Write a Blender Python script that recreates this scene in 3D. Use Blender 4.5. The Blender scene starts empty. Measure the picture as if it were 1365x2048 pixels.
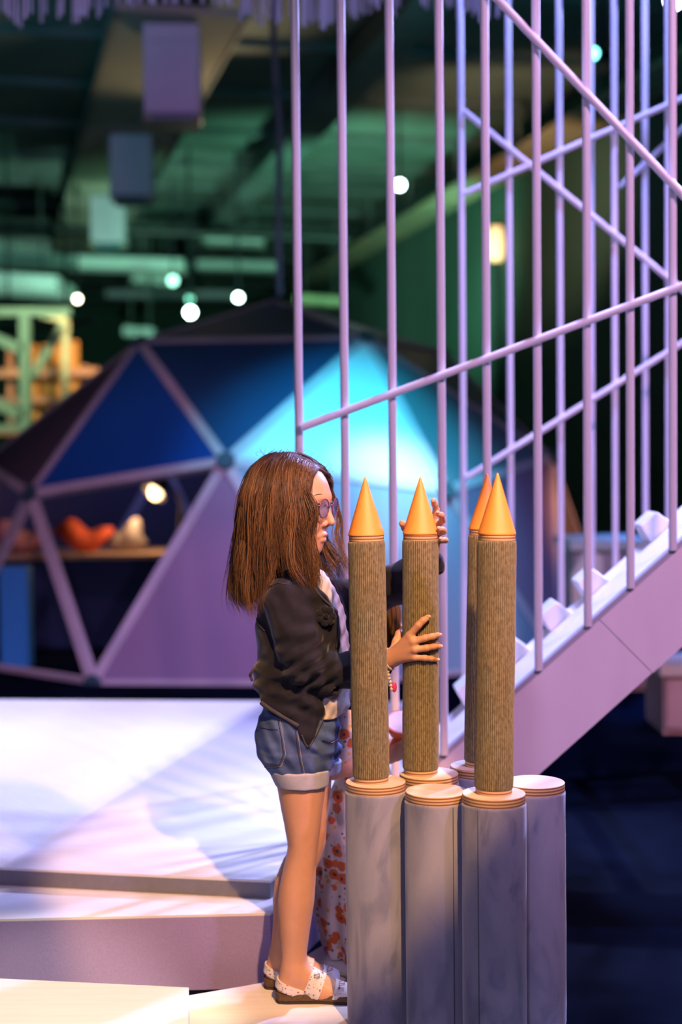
import bpy, bmesh, math, random
import numpy as np
from mathutils import Vector, Matrix
random.seed(7); RNG = np.random.default_rng(7)
S = bpy.context.scene; COL = S.collection
# ------------------------------------------------------------------ camera
FPX = 2844.0; CAM_H = 1.24
PITCH = math.radians(2.257); ROLL = math.radians(-0.58)
cam_d = bpy.data.cameras.new('camera'); cam = bpy.data.objects.new('camera', cam_d); COL.objects.link(cam)
cam_d.sensor_fit = 'VERTICAL'; cam_d.sensor_height = 36.0; cam_d.sensor_width = 24.0
cam_d.lens = FPX / 2048 * 36.0
cam.matrix_world = Matrix.Translation((0, 0, CAM_H)) @ Matrix.Rotation(math.pi/2 - PITCH, 4, 'X') @ Matrix.Rotation(ROLL, 4, 'Z')
cam_d.dof.use_dof = True; cam_d.dof.focus_distance = 3.08; cam_d.dof.aperture_fstop = 1.6
cam_d.clip_end = 200
S.camera = cam
ROT = np.array(cam.matrix_world.to_3x3())
def P(x, y, D):
    """the point at depth D (metres in front of the camera along the hall) seen at photo pixel x, y"""
    d = ROT @ np.array([(x-682.5)/FPX, -(y-1024)/FPX, -1.0])
    return np.array([0, 0, CAM_H]) + d * (D / d[1])
def PZ(x, y, z):
    d = ROT @ np.array([(x-682.5)/FPX, -(y-1024)/FPX, -1.0])
    return np.array([0, 0, CAM_H]) + d * ((z-CAM_H) / d[2])
# hall frame: u runs down the hall, v to the right
TH = math.radians(13.6); UD = np.array([-math.sin(TH), math.cos(TH), 0]); VD = np.array([math.cos(TH), math.sin(TH), 0])
def HALL(u, v, z): return UD*u + VD*v + np.array([0, 0, z])
# ------------------------------------------------------------------ world, view, lights
S.view_settings.view_transform = 'Standard'; S.view_settings.look = 'None'
S.view_settings.exposure = 0.0; S.view_settings.gamma = 1.0; S.view_settings.use_curve_mapping = False
S.cycles.use_denoising = True; S.cycles.max_bounces = 6; S.cycles.sample_clamp_indirect = 4.0
W = bpy.data.worlds.new('hall_dark'); S.world = W; W.use_nodes = True
W.node_tree.nodes['Background'].inputs[0].default_value = (0.20, 0.26, 0.50, 1)
W.node_tree.nodes['Background'].inputs[1].default_value = 0.05
def spot(name, loc, to, color, watts, deg, blend=0.4, radius=0.06):
    l = bpy.data.lights.new(name, 'SPOT'); l.color = color; l.energy = watts; l.spot_size = math.radians(deg)
    l.spot_blend = blend; l.shadow_soft_size = radius
    o = bpy.data.objects.new(name, l); COL.objects.link(o); o.location = loc
    o.rotation_euler = (Vector(to) - Vector(loc)).to_track_quat('-Z', 'Y').to_euler()
    return o
spot('key_spot_warm', (0.87, 0.05, 3.95), (-0.03, 3.10, 0.74), (1.0, 0.52, 0.19), 1450, 12.6, 0.15, 0.05)
spot('step_spot_warm', (0.3, 0.6, 3.8), (-0.62, 2.8, 0.16), (1.0, 0.80, 0.58), 1300, 13, 0.4, 0.05)
spot('wash_spot_pink', (-0.8, -3.2, 4.4), (0.2, 4.0, 0.6), (0.74, 0.60, 1.0), 430, 60, 0.6, 0.25)
spot('ramp_spot_pink', (2.7, 0.2, 4.3), (0.95, 3.85, 1.35), (0.95, 0.52, 0.90), 950, 36, 0.5, 0.15)
spot('dome_spot_pink', (-1.6, 3.6, 4.4), P(300, 1130, 8.3), (0.85, 0.40, 0.90), 200, 34, 0.7, 0.15)
spot('side_spot_blue', (3.6, 7.4, 3.9), (0.7, 4.5, 1.7), (0.36, 0.42, 1.0), 2600, 46, 0.5, 0.10)
spot('railing_spot_blue', (0.75, 4.1, 4.7), (0.95, 5.1, 2.0), (0.26, 0.33, 1.0), 850, 80, 0.6, 0.10)
spot('deck_spot_white', (1.2, 4.7, 4.8), (0.75, 4.0, 0.8), (0.66, 0.68, 1.0), 900, 36, 0.6, 0.10)  # extra lamp added to brighten the ramp deck
PLAMP = (-2.9, 6.2, 4.4)
spot('platform_spot', PLAMP, (-0.9, 4.7, 0.2), (0.74, 0.72, 1.0), 950, 46, 0.5, 0.003)
spot('dome_spot_cyan', (0.9, 6.6, 4.8), P(740, 830, 8.25), (0.02, 0.60, 0.92), 1500, 32, 1.0, 0.1)
spot('dome_spot_white', (1.15, 6.5, 4.8), P(795, 915, 8.25), (0.60, 0.92, 1.0), 1300, 12, 1.0, 0.1)
spot('ceiling_spot_green', (0.6, 15.5, 2.4), (-0.3, 19.5, 4.9), (0.30, 1.0, 0.62), 520, 130, 0.8, 0.2)
spot('ceiling_spot_teal', (-3.2, 8.8, 3.2), (-3.6, 11.0, 4.9), (0.12, 0.62, 0.80), 170, 110, 0.8, 0.2)
spot('ceiling_spot_teal_right', (0.8, 9.0, 3.4), (1.0, 11.2, 4.9), (0.10, 0.62, 0.72), 90, 110, 0.8, 0.2)
spot('ceiling_spot_tan', (-0.8, 13.4, 3.7), (-1.35, 12.0, 4.6), (1.0, 0.74, 0.42), 70, 110, 0.8, 0.2)  # added uplight to bring out the tan plank, no fixture seen
spot('tray_spot_amber', HALL(12.0, 3.8, 2.9), HALL(14.0, 5.4, 4.3), (1.0, 0.72, 0.42), 240, 80, 0.8, 0.2)  # invented source, lifts the cable tray out of the dark
spot('box_spot_violet', (-1.0, 8.3, 4.2), P(345, 150, 11.0), (0.66, 0.36, 1.0), 60, 40, 0.5, 0.1)
spot('screen_spot_orange', (-2.3, 13.6, 3.4), P(110, 760, 15.5), (1.0, 0.62, 0.28), 260, 36, 0.7, 0.1)  # added so the slatted screen shows brighter
spot('box_spot_lilac', (-1.2, 12.6, 3.3), P(263, 350, 14.7), (0.55, 0.48, 1.0), 16, 30, 0.6, 0.1)
spot('duct_spot_mint', (-3.0, 16.4, 1.7), (-2.6, 20.2, 3.6), (0.48, 1.0, 0.75), 420, 110, 0.7, 0.1)  # made-up lamp from below, brightens the dim ducts
spot('floor_spot_blue', (2.6, 9.6, 4.2), (2.3, 7.6, 0), (0.04, 0.20, 1.0), 2200, 34, 0.9, 0.2)
spot('wall_spot_green', (2.0, 18.2, 4.2), P(800, 590, 22.5), (0.16, 0.95, 0.70), 1100, 80, 0.8, 0.2)
spot('frame_spot_yellow', (-2.2, 12.2, 4.3), P(60, 740, 14.0), (0.70, 1.0, 0.62), 330, 40, 0.6, 0.2)
spot('dome_side_spot_orange', (3.2, 8.0, 3.4), P(1110, 1200, 9.6), (1.0, 0.45, 0.16), 700, 20, 0.8, 0.1)

# ------------------------------------------------------------------ materials
def nodes_of(m):
    m.use_nodes = True
    return m.node_tree, m.node_tree.nodes['Principled BSDF']
MATS = {}
def mat(name, c, rough=0.6, metal=0.0, var=0.0, vscale=6.0, stretch=(1, 1, 1), c2=None, bump=0.0, bscale=60.0, bstretch=None,
        sheen=0.0, emit=None, estr=0.0, alpha=None, spec=None, bdist=0.002, trans=0.0):
    if name in MATS: return MATS[name]
    m = bpy.data.materials.new(name); t, b = nodes_of(m); N, L = t.nodes, t.links
    b.inputs['Base Color'].default_value = (*c, 1); b.inputs['Roughness'].default_value = rough; b.inputs['Metallic'].default_value = metal
    if spec is not None: b.inputs['Specular IOR Level'].default_value = spec
    if sheen: b.inputs['Sheen Weight'].default_value = sheen; b.inputs['Sheen Roughness'].default_value = 0.4
    if trans: b.inputs['Transmission Weight'].default_value = trans
    tc = N.new('ShaderNodeTexCoord')
    def noise(scale, st, detail=4):
        mp = N.new('ShaderNodeMapping'); mp.inputs['Scale'].default_value = st; L.new(tc.outputs['Object'], mp.inputs[0])
        n = N.new('ShaderNodeTexNoise'); n.inputs['Scale'].default_value = scale; n.inputs['Detail'].default_value = detail
        L.new(mp.outputs[0], n.inputs['Vector']); return n
    if var or c2:
        n = noise(vscale, stretch); r = N.new('ShaderNodeValToRGB')
        a = c2 if c2 else tuple(max(0, x*(1-var)) for x in c); z = c if c2 else tuple(min(1, x*(1+var)) for x in c)
        r.color_ramp.elements[0].position = 0.32; r.color_ramp.elements[1].position = 0.68
        r.color_ramp.elements[0].color = (*a, 1); r.color_ramp.elements[1].color = (*z, 1)
        L.new(n.outputs[0], r.inputs[0]); L.new(r.outputs[0], b.inputs['Base Color'])
    if bump:
        n = noise(bscale, bstretch or (1, 1, 1), 3); bp = N.new('ShaderNodeBump'); bp.inputs['Strength'].default_value = bump
        bp.inputs['Distance'].default_value = bdist; L.new(n.outputs[0], bp.inputs['Height']); L.new(bp.outputs[0], b.inputs['Normal'])
    if emit: b.inputs['Emission Color'].default_value = (*emit, 1); b.inputs['Emission Strength'].default_value = estr
    if alpha is not None: b.inputs['Alpha'].default_value = alpha
    MATS[name] = m; return m
white_wood = mat('white washed plywood', (0.80, 0.76, 0.74), 0.55, c2=(0.74, 0.70, 0.68), vscale=5, stretch=(1, 14, 14), bump=0.15, bscale=40, bstretch=(1, 14, 14))
white_paint = mat('white painted metal', (0.80, 0.76, 0.78), 0.35)
tier_side = mat('lilac grey felt riser', (0.30, 0.24, 0.45), 0.9, var=0.06, vscale=200, bump=0.3, bscale=300)
slab_side = mat('grey laminate edge', (0.17, 0.17, 0.21), 0.6, var=0.05, vscale=60)
dark_floor = mat('dark blue black floor', (0.004, 0.006, 0.012), 1.0, spec=0.0, var=0.3, vscale=2.5)
dark_ceiling = mat('dark green metal roof deck', (0.11, 0.14, 0.125), 0.75, var=0.25, vscale=1.2)
joist_mat = mat('dark steel roof joist', (0.10, 0.12, 0.115), 0.7, var=0.2, vscale=2)
plank_mat = mat('worn tan insulation board', (0.30, 0.25, 0.17), 0.85, c2=(0.19, 0.19, 0.16), vscale=1.8, stretch=(1, 0.4, 1))
box_mat = mat('pale grey metal housing', (0.42, 0.38, 0.44), 0.5, var=0.05, vscale=3)
wall_mat = mat('dark green painted wall', (0.05, 0.10, 0.08), 0.8, var=0.2, vscale=0.6)
ply_edge = None
def ply():
    m = bpy.data.materials.new('layered birch plywood'); t, b = nodes_of(m); N, L = t.nodes, t.links
    b.inputs['Roughness'].default_value = 0.5
    g = N.new('ShaderNodeNewGeometry'); s = N.new('ShaderNodeSeparateXYZ'); L.new(g.outputs['Normal'], s.inputs[0])
    tc = N.new('ShaderNodeTexCoord'); s2 = N.new('ShaderNodeSeparateXYZ'); L.new(tc.outputs['Object'], s2.inputs[0])
    mm = N.new('ShaderNodeMath'); mm.operation = 'MULTIPLY'; mm.inputs[1].default_value = 2*math.pi/0.0064; L.new(s2.outputs[2], mm.inputs[0])
    si = N.new('ShaderNodeMath'); si.operation = 'SINE'; L.new(mm.outputs[0], si.inputs[0])
    r = N.new('ShaderNodeValToRGB'); e = r.color_ramp.elements
    e[0].position = 0.30; e[0].color = (0.30, 0.13, 0.05, 1); e[1].position = 0.62; e[1].color = (0.74, 0.50, 0.27, 1)
    mr = N.new('ShaderNodeMapRange'); mr.inputs[1].default_value = -1; mr.inputs[2].default_value = 1; L.new(si.outputs[0], mr.inputs[0]); L.new(mr.outputs[0], r.inputs[0])
    mp = N.new('ShaderNodeMapping'); mp.inputs['Scale'].default_value = (4, 60, 4); L.new(tc.outputs['Object'], mp.inputs[0])
    n = N.new('ShaderNodeTexNoise'); n.inputs['Scale'].default_value = 3; L.new(mp.outputs[0], n.inputs['Vector'])
    r2 = N.new('ShaderNodeValToRGB'); r2.color_ramp.elements[0].color = (0.70, 0.56, 0.42, 1); r2.color_ramp.elements[1].color = (0.84, 0.72, 0.58, 1); L.new(n.outputs[0], r2.inputs[0])
    ab = N.new('ShaderNodeMath'); ab.operation = 'ABSOLUTE'; L.new(s.outputs[2], ab.inputs[0])
    gt = N.new('ShaderNodeMath'); gt.operation = 'GREATER_THAN'; gt.inputs[1].default_value = 0.8; L.new(ab.outputs[0], gt.inputs[0])
    mx = N.new('ShaderNodeMix'); mx.data_type = 'RGBA'; L.new(gt.outputs[0], mx.inputs[0]); L.new(r.outputs[0], mx.inputs[6]); L.new(r2.outputs[0], mx.inputs[7])
    L.new(mx.outputs[2], b.inputs['Base Color']); return m
ply_mat = ply()
def velvet():
    m = bpy.data.materials.new('grey blue brushed velvet'); t, b = nodes_of(m); N, L = t.nodes, t.links
    b.inputs['Roughness'].default_value = 0.85; b.inputs['Sheen Weight'].default_value = 0.5; b.inputs['Sheen Roughness'].default_value = 0.45
    b.inputs['Specular IOR Level'].default_value = 0.1
    tc = N.new('ShaderNodeTexCoord'); oi = N.new('ShaderNodeObjectInfo')
    ad = N.new('ShaderNodeVectorMath'); ad.operation = 'ADD'; L.new(tc.outputs['Object'], ad.inputs[0])
    sc = N.new('ShaderNodeMath'); sc.operation = 'MULTIPLY'; sc.inputs[1].default_value = 9.0; L.new(oi.outputs['Random'], sc.inputs[0]); L.new(sc.outputs[0], ad.inputs[1])
    mp = N.new('ShaderNodeMapping'); mp.inputs['Scale'].default_value = (1.4, 1.4, 0.55); L.new(ad.outputs[0], mp.inputs[0])
    n = N.new('ShaderNodeTexNoise'); n.inputs['Scale'].default_value = 9; n.inputs['Detail'].default_value = 5; n.inputs['Distortion'].default_value = 1.3
    L.new(mp.outputs[0], n.inputs['Vector'])
    r = N.new('ShaderNodeValToRGB'); e = r.color_ramp.elements
    e[0].position = 0.36; e[0].color = (0.195, 0.21, 0.30, 1); e[1].position = 0.50; e[1].color = (0.285, 0.295, 0.385, 1)
    x = e.new(0.75); x.color = (0.33, 0.335, 0.42, 1); L.new(n.outputs[0], r.inputs[0])
    mp2 = N.new('ShaderNodeMapping'); mp2.inputs['Scale'].default_value = (500, 500, 60); L.new(tc.outputs['Object'], mp2.inputs[0])
    n2 = N.new('ShaderNodeTexNoise'); n2.inputs['Scale'].default_value = 1.0; n2.inputs['Detail'].default_value = 1; L.new(mp2.outputs[0], n2.inputs['Vector'])
    bp = N.new('ShaderNodeBump'); bp.inputs['Strength'].default_value = 0.28; bp.inputs['Distance'].default_value = 0.0015; L.new(n2.outputs[0], bp.inputs['Height'])
    L.new(bp.outputs[0], b.inputs['Normal']); L.new(r.outputs[0], b.inputs['Base Color']); return m
velvet_mat = velvet()
N_RIB = 56
cord_mat = mat('brown corduroy', (0.285, 0.240, 0.135), 0.9, c2=(0.150, 0.124, 0.066), vscale=210, stretch=(1, 1, 0.45), bump=0.6, bscale=650, sheen=0.3, spec=0.1, bdist=0.001)
def cord_grooves(m):
    t, b = nodes_of(m); N, L = t.nodes, t.links; src = b.inputs['Base Color'].links[0].from_socket
    tc = N.new('ShaderNodeTexCoord'); sp = N.new('ShaderNodeSeparateXYZ'); L.new(tc.outputs['Object'], sp.inputs[0])
    at = N.new('ShaderNodeMath'); at.operation = 'ARCTAN2'; L.new(sp.outputs[1], at.inputs[0]); L.new(sp.outputs[0], at.inputs[1])
    ml = N.new('ShaderNodeMath'); ml.operation = 'MULTIPLY'; ml.inputs[1].default_value = N_RIB/2; L.new(at.outputs[0], ml.inputs[0])
    sn = N.new('ShaderNodeMath'); sn.operation = 'SINE'; L.new(ml.outputs[0], sn.inputs[0]); ab = N.new('ShaderNodeMath'); ab.operation = 'ABSOLUTE'; L.new(sn.outputs[0], ab.inputs[0])
    mr = N.new('ShaderNodeMapRange'); mr.inputs[1].default_value = 0.12; mr.inputs[2].default_value = 0.6; mr.inputs[3].default_value = 0.30; mr.inputs[4].default_value = 1.0; L.new(ab.outputs[0], mr.inputs[0])
    mx = N.new('ShaderNodeMix'); mx.data_type = 'RGBA'; mx.blend_type = 'MULTIPLY'; mx.inputs[0].default_value = 1.0; L.new(src, mx.inputs[6]); L.new(mr.outputs[0], mx.inputs[7]); L.new(mx.outputs[2], b.inputs['Base Color'])
cord_grooves(cord_mat)
seam_mat = mat('dark seam thread', (0.09, 0.09, 0.12), 0.9)
orange_mat = mat('matte orange printed plastic', (0.95, 0.35, 0.06), 0.5, var=0.03, vscale=20, bump=0.1, bscale=900, bstretch=(0.05, 0.05, 1), bdist=0.0005)
strut_mat = mat('pale lilac timber strut', (0.64, 0.50, 0.52), 0.6, var=0.1, vscale=5)
hub_mat = mat('dark teal hub plate', (0.05, 0.10, 0.12), 0.5)
navy_panel = mat('navy dome panel', (0.020, 0.068, 0.16), 0.35, var=0.2, vscale=1)
blue_panel = mat('deep blue film panel', (0.012, 0.075, 0.32), 0.3, var=0.2, vscale=1)
lilac_panel = mat('grey lilac fabric panel', (0.33, 0.20, 0.29), 0.8, var=0.05, vscale=2)
pale_panel = mat('pale white fabric panel', (0.75, 0.80, 0.80), 0.7)
dusky_panel = mat('dusky plum panel', (0.11, 0.08, 0.10), 0.6, var=0.1, vscale=1)

# ------------------------------------------------------------------ mesh helpers
def link(o, parent=None):
    COL.objects.link(o)
    if parent is not None: o.parent = parent
    return o
def mesh(name, V, F, m, parent=None, smooth=False, loc=None):
    me = bpy.data.meshes.new(name); V = np.asarray(V, float)
    if loc is not None: V = V - np.asarray(loc)
    me.from_pydata(V.tolist(), [], [tuple(int(i) for i in f) for f in F]); me.update()
    if m is not None: me.materials.append(m)
    if smooth: me.polygons.foreach_set('use_smooth', [True]*len(me.polygons))
    o = bpy.data.objects.new(name, me)
    if loc is not None: o.location = loc
    return link(o, parent)
def thing(name, label, cat, loc=(0, 0, 0), group=None):
    o = bpy.data.objects.new(name, None); o.empty_display_size = 0.05; COL.objects.link(o); o.location = [float(v) for v in loc]
    return tag(o, label, cat, group)
def tag(o, label, cat, group=None):
    o['label'] = label; o['category'] = cat
    if group: o['group'] = group
    return o
def structure(o, label=None):
    o['kind'] = 'structure'
    if label: o['label'] = label
    return o
class MB:
    def __init__(s): s.V = []; s.F = []
    def add(s, V, F):
        n = len(s.V); s.V += [tuple(float(c) for c in v) for v in V]; s.F += [tuple(i+n for i in f) for f in F]; return s
    def box(s, lo, hi):
        x0, y0, z0 = lo; x1, y1, z1 = hi
        return s.add([(x0,y0,z0),(x1,y0,z0),(x1,y1,z0),(x0,y1,z0),(x0,y0,z1),(x1,y0,z1),(x1,y1,z1),(x0,y1,z1)],
                     [(3,2,1,0),(4,5,6,7),(0,1,5,4),(1,2,6,5),(2,3,7,6),(3,0,4,7)])
    def prism(s, poly, axis_vec):
        """poly: list of 3D points, extruded along axis_vec"""
        a = np.asarray(axis_vec, float); n = len(poly); P0 = [np.asarray(p, float) for p in poly]
        V = P0 + [p+a for p in P0]
        F = [tuple(range(n-1, -1, -1)), tuple(range(n, 2*n))] + [(i, (i+1) % n, n+(i+1) % n, n+i) for i in range(n)]
        return s.add(V, F)
    def beam(s, a, b, w, h=None, up=(0, 0, 1)):
        h = h or w; a = np.asarray(a, float); b = np.asarray(b, float); d = b-a; d = d/np.linalg.norm(d)
        u = np.asarray(up, float); 
        if abs(d @ u) > 0.98: u = np.array([0, 1.0, 0])
        r = np.cross(d, u); r /= np.linalg.norm(r); u = np.cross(r, d)
        c = [(-w/2, -h/2), (w/2, -h/2), (w/2, h/2), (-w/2, h/2)]
        return s.add([a+r*x+u*y for x, y in c]+[b+r*x+u*y for x, y in c], [(0,1,2,3),(7,6,5,4),(0,4,5,1),(1,5,6,2),(2,6,7,3),(3,7,4,0)])
    def tube(s, pts, rad, n=10, flat=None, cap=True):
        pts = [np.asarray(p, float) for p in pts]; rad = [rad]*len(pts) if np.isscalar(rad) else rad
        t = [pts[min(i+1, len(pts)-1)]-pts[max(i-1, 0)] for i in range(len(pts))]; t = [v/(np.linalg.norm(v)+1e-12) for v in t]
        u = np.array([0, 0, 1.0]) if abs(t[0][2]) < 0.9 else np.array([0, 1.0, 0]); r = np.cross(t[0], u); r /= np.linalg.norm(r)
        V = []; F = []
        for i, p in enumerate(pts):
            r = r-t[i]*(r @ t[i]); r /= np.linalg.norm(r); w = np.cross(t[i], r)
            for k in range(n):
                a = 2*math.pi*k/n; V.append(p+rad[i]*(math.cos(a)*r+math.sin(a)*w*(flat or 1)))
        for i in range(len(pts)-1):
            for k in range(n): F.append((i*n+k, i*n+(k+1) % n, (i+1)*n+(k+1) % n, (i+1)*n+k))
        if cap: F += [tuple(range(n-1, -1, -1)), tuple(range((len(pts)-1)*n, len(pts)*n))]
        return s.add(V, F)
    def lathe(s, prof, c=(0, 0, 0), n=48, axis=None, wob=None):
        """prof: list of (r, z); closed at r=0 ends"""
        V = []; F = []; c = np.asarray(c, float)
        for r, z in prof:
            for k in range(n):
                a = 2*math.pi*k/n; rr = r*(wob(a, z) if wob else 1); V.append(c+np.array([rr*math.cos(a), rr*math.sin(a), z]))
        m = len(prof)
        for i in range(m-1):
            for k in range(n): F.append((i*n+k, i*n+(k+1) % n, (i+1)*n+(k+1) % n, (i+1)*n+k))
        F += [tuple(range(n-1, -1, -1)), tuple(range((m-1)*n, m*n))]
        return s.add(V, F)
    def ball(s, c, r, nu=14, nv=8):
        r = np.array([r]*3) if np.isscalar(r) else np.asarray(r); V = []; F = []; c = np.asarray(c, float)
        for i in range(nv+1):
            ph = math.pi*i/nv
            for k in range(nu): a = 2*math.pi*k/nu; V.append(c+r*np.array([math.sin(ph)*math.cos(a), math.sin(ph)*math.sin(a), -math.cos(ph)]))
        for i in range(nv):
            for k in range(nu): F.append((i*nu+k, i*nu+(k+1) % nu, (i+1)*nu+(k+1) % nu, (i+1)*nu+k))
        return s.add(V, F)
    def out(s, name, m, parent=None, smooth=False, loc=None, bevel=0):
        o = mesh(name, s.V, s.F, m, parent, smooth, loc)
        if bevel:
            b = o.modifiers.new('bevel', 'BEVEL'); b.width = bevel; b.segments = 2; b.limit_method = 'ANGLE'
        if smooth == 'auto': pass
        return o
def shade_auto(o, deg=40):
    me = o.data; bm = bmesh.new(); bm.from_mesh(me)
    for f in bm.faces: f.smooth = True
    for e in bm.edges:
        if len(e.link_faces) == 2 and e.calc_face_angle(0) > math.radians(deg): e.smooth = False
    bm.to_mesh(me); bm.free(); return o
# (hall frame helpers sit at the top)
def hall_box(mb, u0, u1, v0, v1, z0, z1):
    return mb.prism([HALL(u0, v0, z0), HALL(u0, v1, z0), HALL(u1, v1, z0), HALL(u1, v0, z0)], (0, 0, z1-z0))

# ------------------------------------------------------------------ the setting
FZ = -0.04; CZ = 4.95
structure(MB().box((-14, -4, FZ-0.1), (14, 40, FZ)).out('floor', dark_floor), 'dark blue-black hall floor')
ceil_o = structure(hall_box(MB(), -6, 38, -12, 6.6, CZ, CZ+0.1).out('ceiling', dark_ceiling), 'dark green metal hall ceiling')
structure(hall_box(MB(), -6, 38, 5.9, 6.1, FZ, CZ).out('wall_right', wall_mat), 'dark green wall along the right of the hall')
structure(hall_box(MB(), 36, 36.2, -12, 6.1, FZ, CZ).out('wall_back', wall_mat), 'dark far wall of the hall')
structure(hall_box(MB(), -6, 38, -12, -11.8, FZ, CZ).out('wall_left', wall_mat), 'dark left wall of the hall')
for u in np.arange(7.5, 36, 1.7):
    hall_box(MB(), u, u+0.22, -12, 5.9, CZ-0.07, CZ-0.002).out('ceiling_joist', joist_mat, ceil_o)
for v in (3.1,):
    hall_box(MB(), 6, 36, v, v+0.35, CZ-0.30, CZ-0.072).out('roof_girder', joist_mat, ceil_o)
# ------------------------------------------------------------------ white stage platforms
def slab_thing(name, label, group, poly, z0, z1, top_m, side_m, drops=None):
    """poly: xy list (ccw); drops: extra z per corner"""
    c = np.mean(np.array(poly), axis=0); t = thing(name, label, 'platform', (c[0], c[1], z0), group)
    loc = Vector((c[0], c[1], z0)); zt = [z1 + (drops[i] if drops else 0) for i in range(len(poly))]
    n = len(poly); lip = 0.006
    b = MB(); V = [(x, y, z0) for x, y in poly]+[(x, y, zt[i]-lip) for i, (x, y) in enumerate(poly)]
    b.add(V, [tuple(range(n-1, -1, -1)), tuple(range(n, 2*n))]+[(i, (i+1) % n, n+(i+1) % n, n+i) for i in range(n)])
    o = b.out('riser', side_m, None); 
    a = MB(); V = [(x, y, zt[i]-lip) for i, (x, y) in enumerate(poly)]+[(x, y, zt[i]) for i, (x, y) in enumerate(poly)]
    a.add(V, [tuple(range(n-1, -1, -1)), tuple(range(n, 2*n))]+[(i, (i+1) % n, n+(i+1) % n, n+i) for i in range(n)])
    p = a.out('top_board', top_m, None)
    for q in (o, p):
        q.parent = t; q.matrix_parent_inverse = Matrix.Translation(-loc)
    return t
xy = lambda p: (p[0], p[1])
q0 = xy(PZ(377, 1991, 0)); q1 = xy(PZ(523, 1966, 0)); 
slab_thing('floor_board', 'low white wooden floor board the girl and the padded columns stand on', None,
           [(-0.30, 2.0), (0.471, 2.0), (0.471, 3.06), (0.27, 3.68), (0.02, 3.70), q1, q0], FZ+0.001, 0.0, white_wood, white_wood)
a0 = PZ(-180, 1842, 0.144); a1 = PZ(541, 1826, 0.144)
slab_thing('tier_platform', 'lilac-sided white stage tier behind the girl, under the thin grey-edged slab', None,
           [xy(a0), xy(a1), (-0.04, 3.80), (0.32, 3.82), (0.32, 6.2), (-1.9, 6.2), (-1.9, a0[1])], FZ+0.001, 0.144, white_wood, tier_side)
b0 = PZ(0, 1735, 0.190); b1 = PZ(541, 1761, 0.190); b2 = PZ(512, 1424, 0.190)
slab_thing('stage_slab', 'thin grey-edged white slab lying flat on the stage tier, right of the fold line', None,
           [xy(b0), xy(b1), (-0.06, 3.805), (0.36, 3.825), xy(PZ(850, 1404, 0.19)), xy(PZ(540, 1402, 0.19)), xy(b2)], 0.1441, 0.190, white_wood, slab_side)
b3 = PZ(-260, 1400, 0.24); 
slab_thing('stage_slab', 'bright white slab tilting up to the left of the fold line on the stage tier', None,
           [xy(b0), xy(b2), xy(PZ(539, 1402, 0.19)), xy(PZ(-300, 1397, 0.30)), xy(PZ(-300, 1660, 0.30))], 0.1441, 0.190, white_wood, slab_side, [0.0, 0.0, 0.0, 0.11, 0.11])
c0 = PZ(0, 1957, 0.16); c1 = PZ(378, 1975, 0.16); c2 = PZ(378, 2110, 0.16); c3 = PZ(-60, 2110, 0.16); c4 = PZ(-60, 1954, 0.16)
slab_thing('step_block', 'cream-lit white wooden step block in the near left corner', None,
           [xy(c3), xy(c2), xy(c1), xy(c4)], FZ+0.001, 0.16, white_wood, tier_side)

Lp = np.array(PLAMP); fa = PZ(-14, 1740, 0.19); fb_ = PZ(545, 1397, 0.19); tt = 0.08  # added unseen flap, cuts the platform_spot beam to a straight edge along the fold
ea, eb = Lp+(fa-Lp)*tt, Lp+(fb_-Lp)*tt; ed = (eb-ea)/np.linalg.norm(eb-ea); away = Lp+(np.array([0.6, 4.6, 0.19])-Lp)*tt-(ea+eb)/2; away -= ed*(away @ ed); away /= np.linalg.norm(away)
pf = thing('beam_blocker_rig', 'added black lamp body with a flap cutting its beam over the left platform, out of view', 'spotlight', PLAMP)
PI_ = Matrix.Translation(-Vector(PLAMP)); ld = np.array([-0.9, 4.7, 0.2])-Lp; ld /= np.linalg.norm(ld)
for o in (MB().prism([ea-ed*0.25, eb+ed*0.25, eb+ed*0.25+away*0.32, ea-ed*0.25+away*0.32], ld*0.004).out('beam_blocker', hub_mat),
          MB().tube([Lp-ld*0.32, Lp-ld*0.05, Lp-ld*0.02], [0.08, 0.10, 0.10], 20).out('housing', hub_mat), MB().tube([Lp-ld*0.18, (Lp-ld*0.18)*[1, 1, 0]+[0, 0, CZ-0.002]], 0.014, 6).out('yoke', hub_mat),
          MB().beam(Lp-ld*0.05+away*0.10, (ea+eb)/2+away*0.30, 0.02, 0.02).out('beam_blocker_arm', hub_mat)):
    o.parent = pf; o.matrix_parent_inverse = PI_
# ------------------------------------------------------------------ padded columns and corduroy columns
def padded_column(X, Y, ztop, label, seam=None):
    t = thing('padded_column', label, 'column', (X, Y, 0), 'grey velvet padded columns')
    R = 0.0668; h = ztop-0.0195
    ph = random.random()*6
    wob = lambda a, z: 1+0.004*math.sin(2*a+ph)+0.006*math.sin(a*3+z*9+ph)*(1 if z < h-0.02 else 0.4)
    prof = [(0.01, 0.0), (R*0.97, 0.0), (R, 0.01)]+[(R*(1+0.012*math.sin(i*1.3+ph)*0.3), 0.01+(h-0.018)*i/14) for i in range(1, 15)]+[(R*1.004, h-0.004), (R*0.995, h), (R*0.975, h+0.001), (R*0.96, h-0.004), (0.01, h-0.004)]
    o = MB().lathe(prof, n=64, wob=wob).out('padding', velvet_mat, t, True)
    c = MB().lathe([(0.005, h-0.003), (0.0645, h-0.003), (0.0655, h-0.001), (0.0655, ztop-0.001), (0.0645, ztop), (0.005, ztop)], n=72).out('plywood_cap', ply_mat, t); shade_auto(c)
    if seam is not None:
        a = math.radians(seam); r = R*1.0035
        s = MB().tube([(r*math.cos(a), r*math.sin(a), z) for z in np.linspace(0.004, h-0.003, 24)], 0.0011, 6).out('seam', seam_mat, t, True)
    return t
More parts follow.
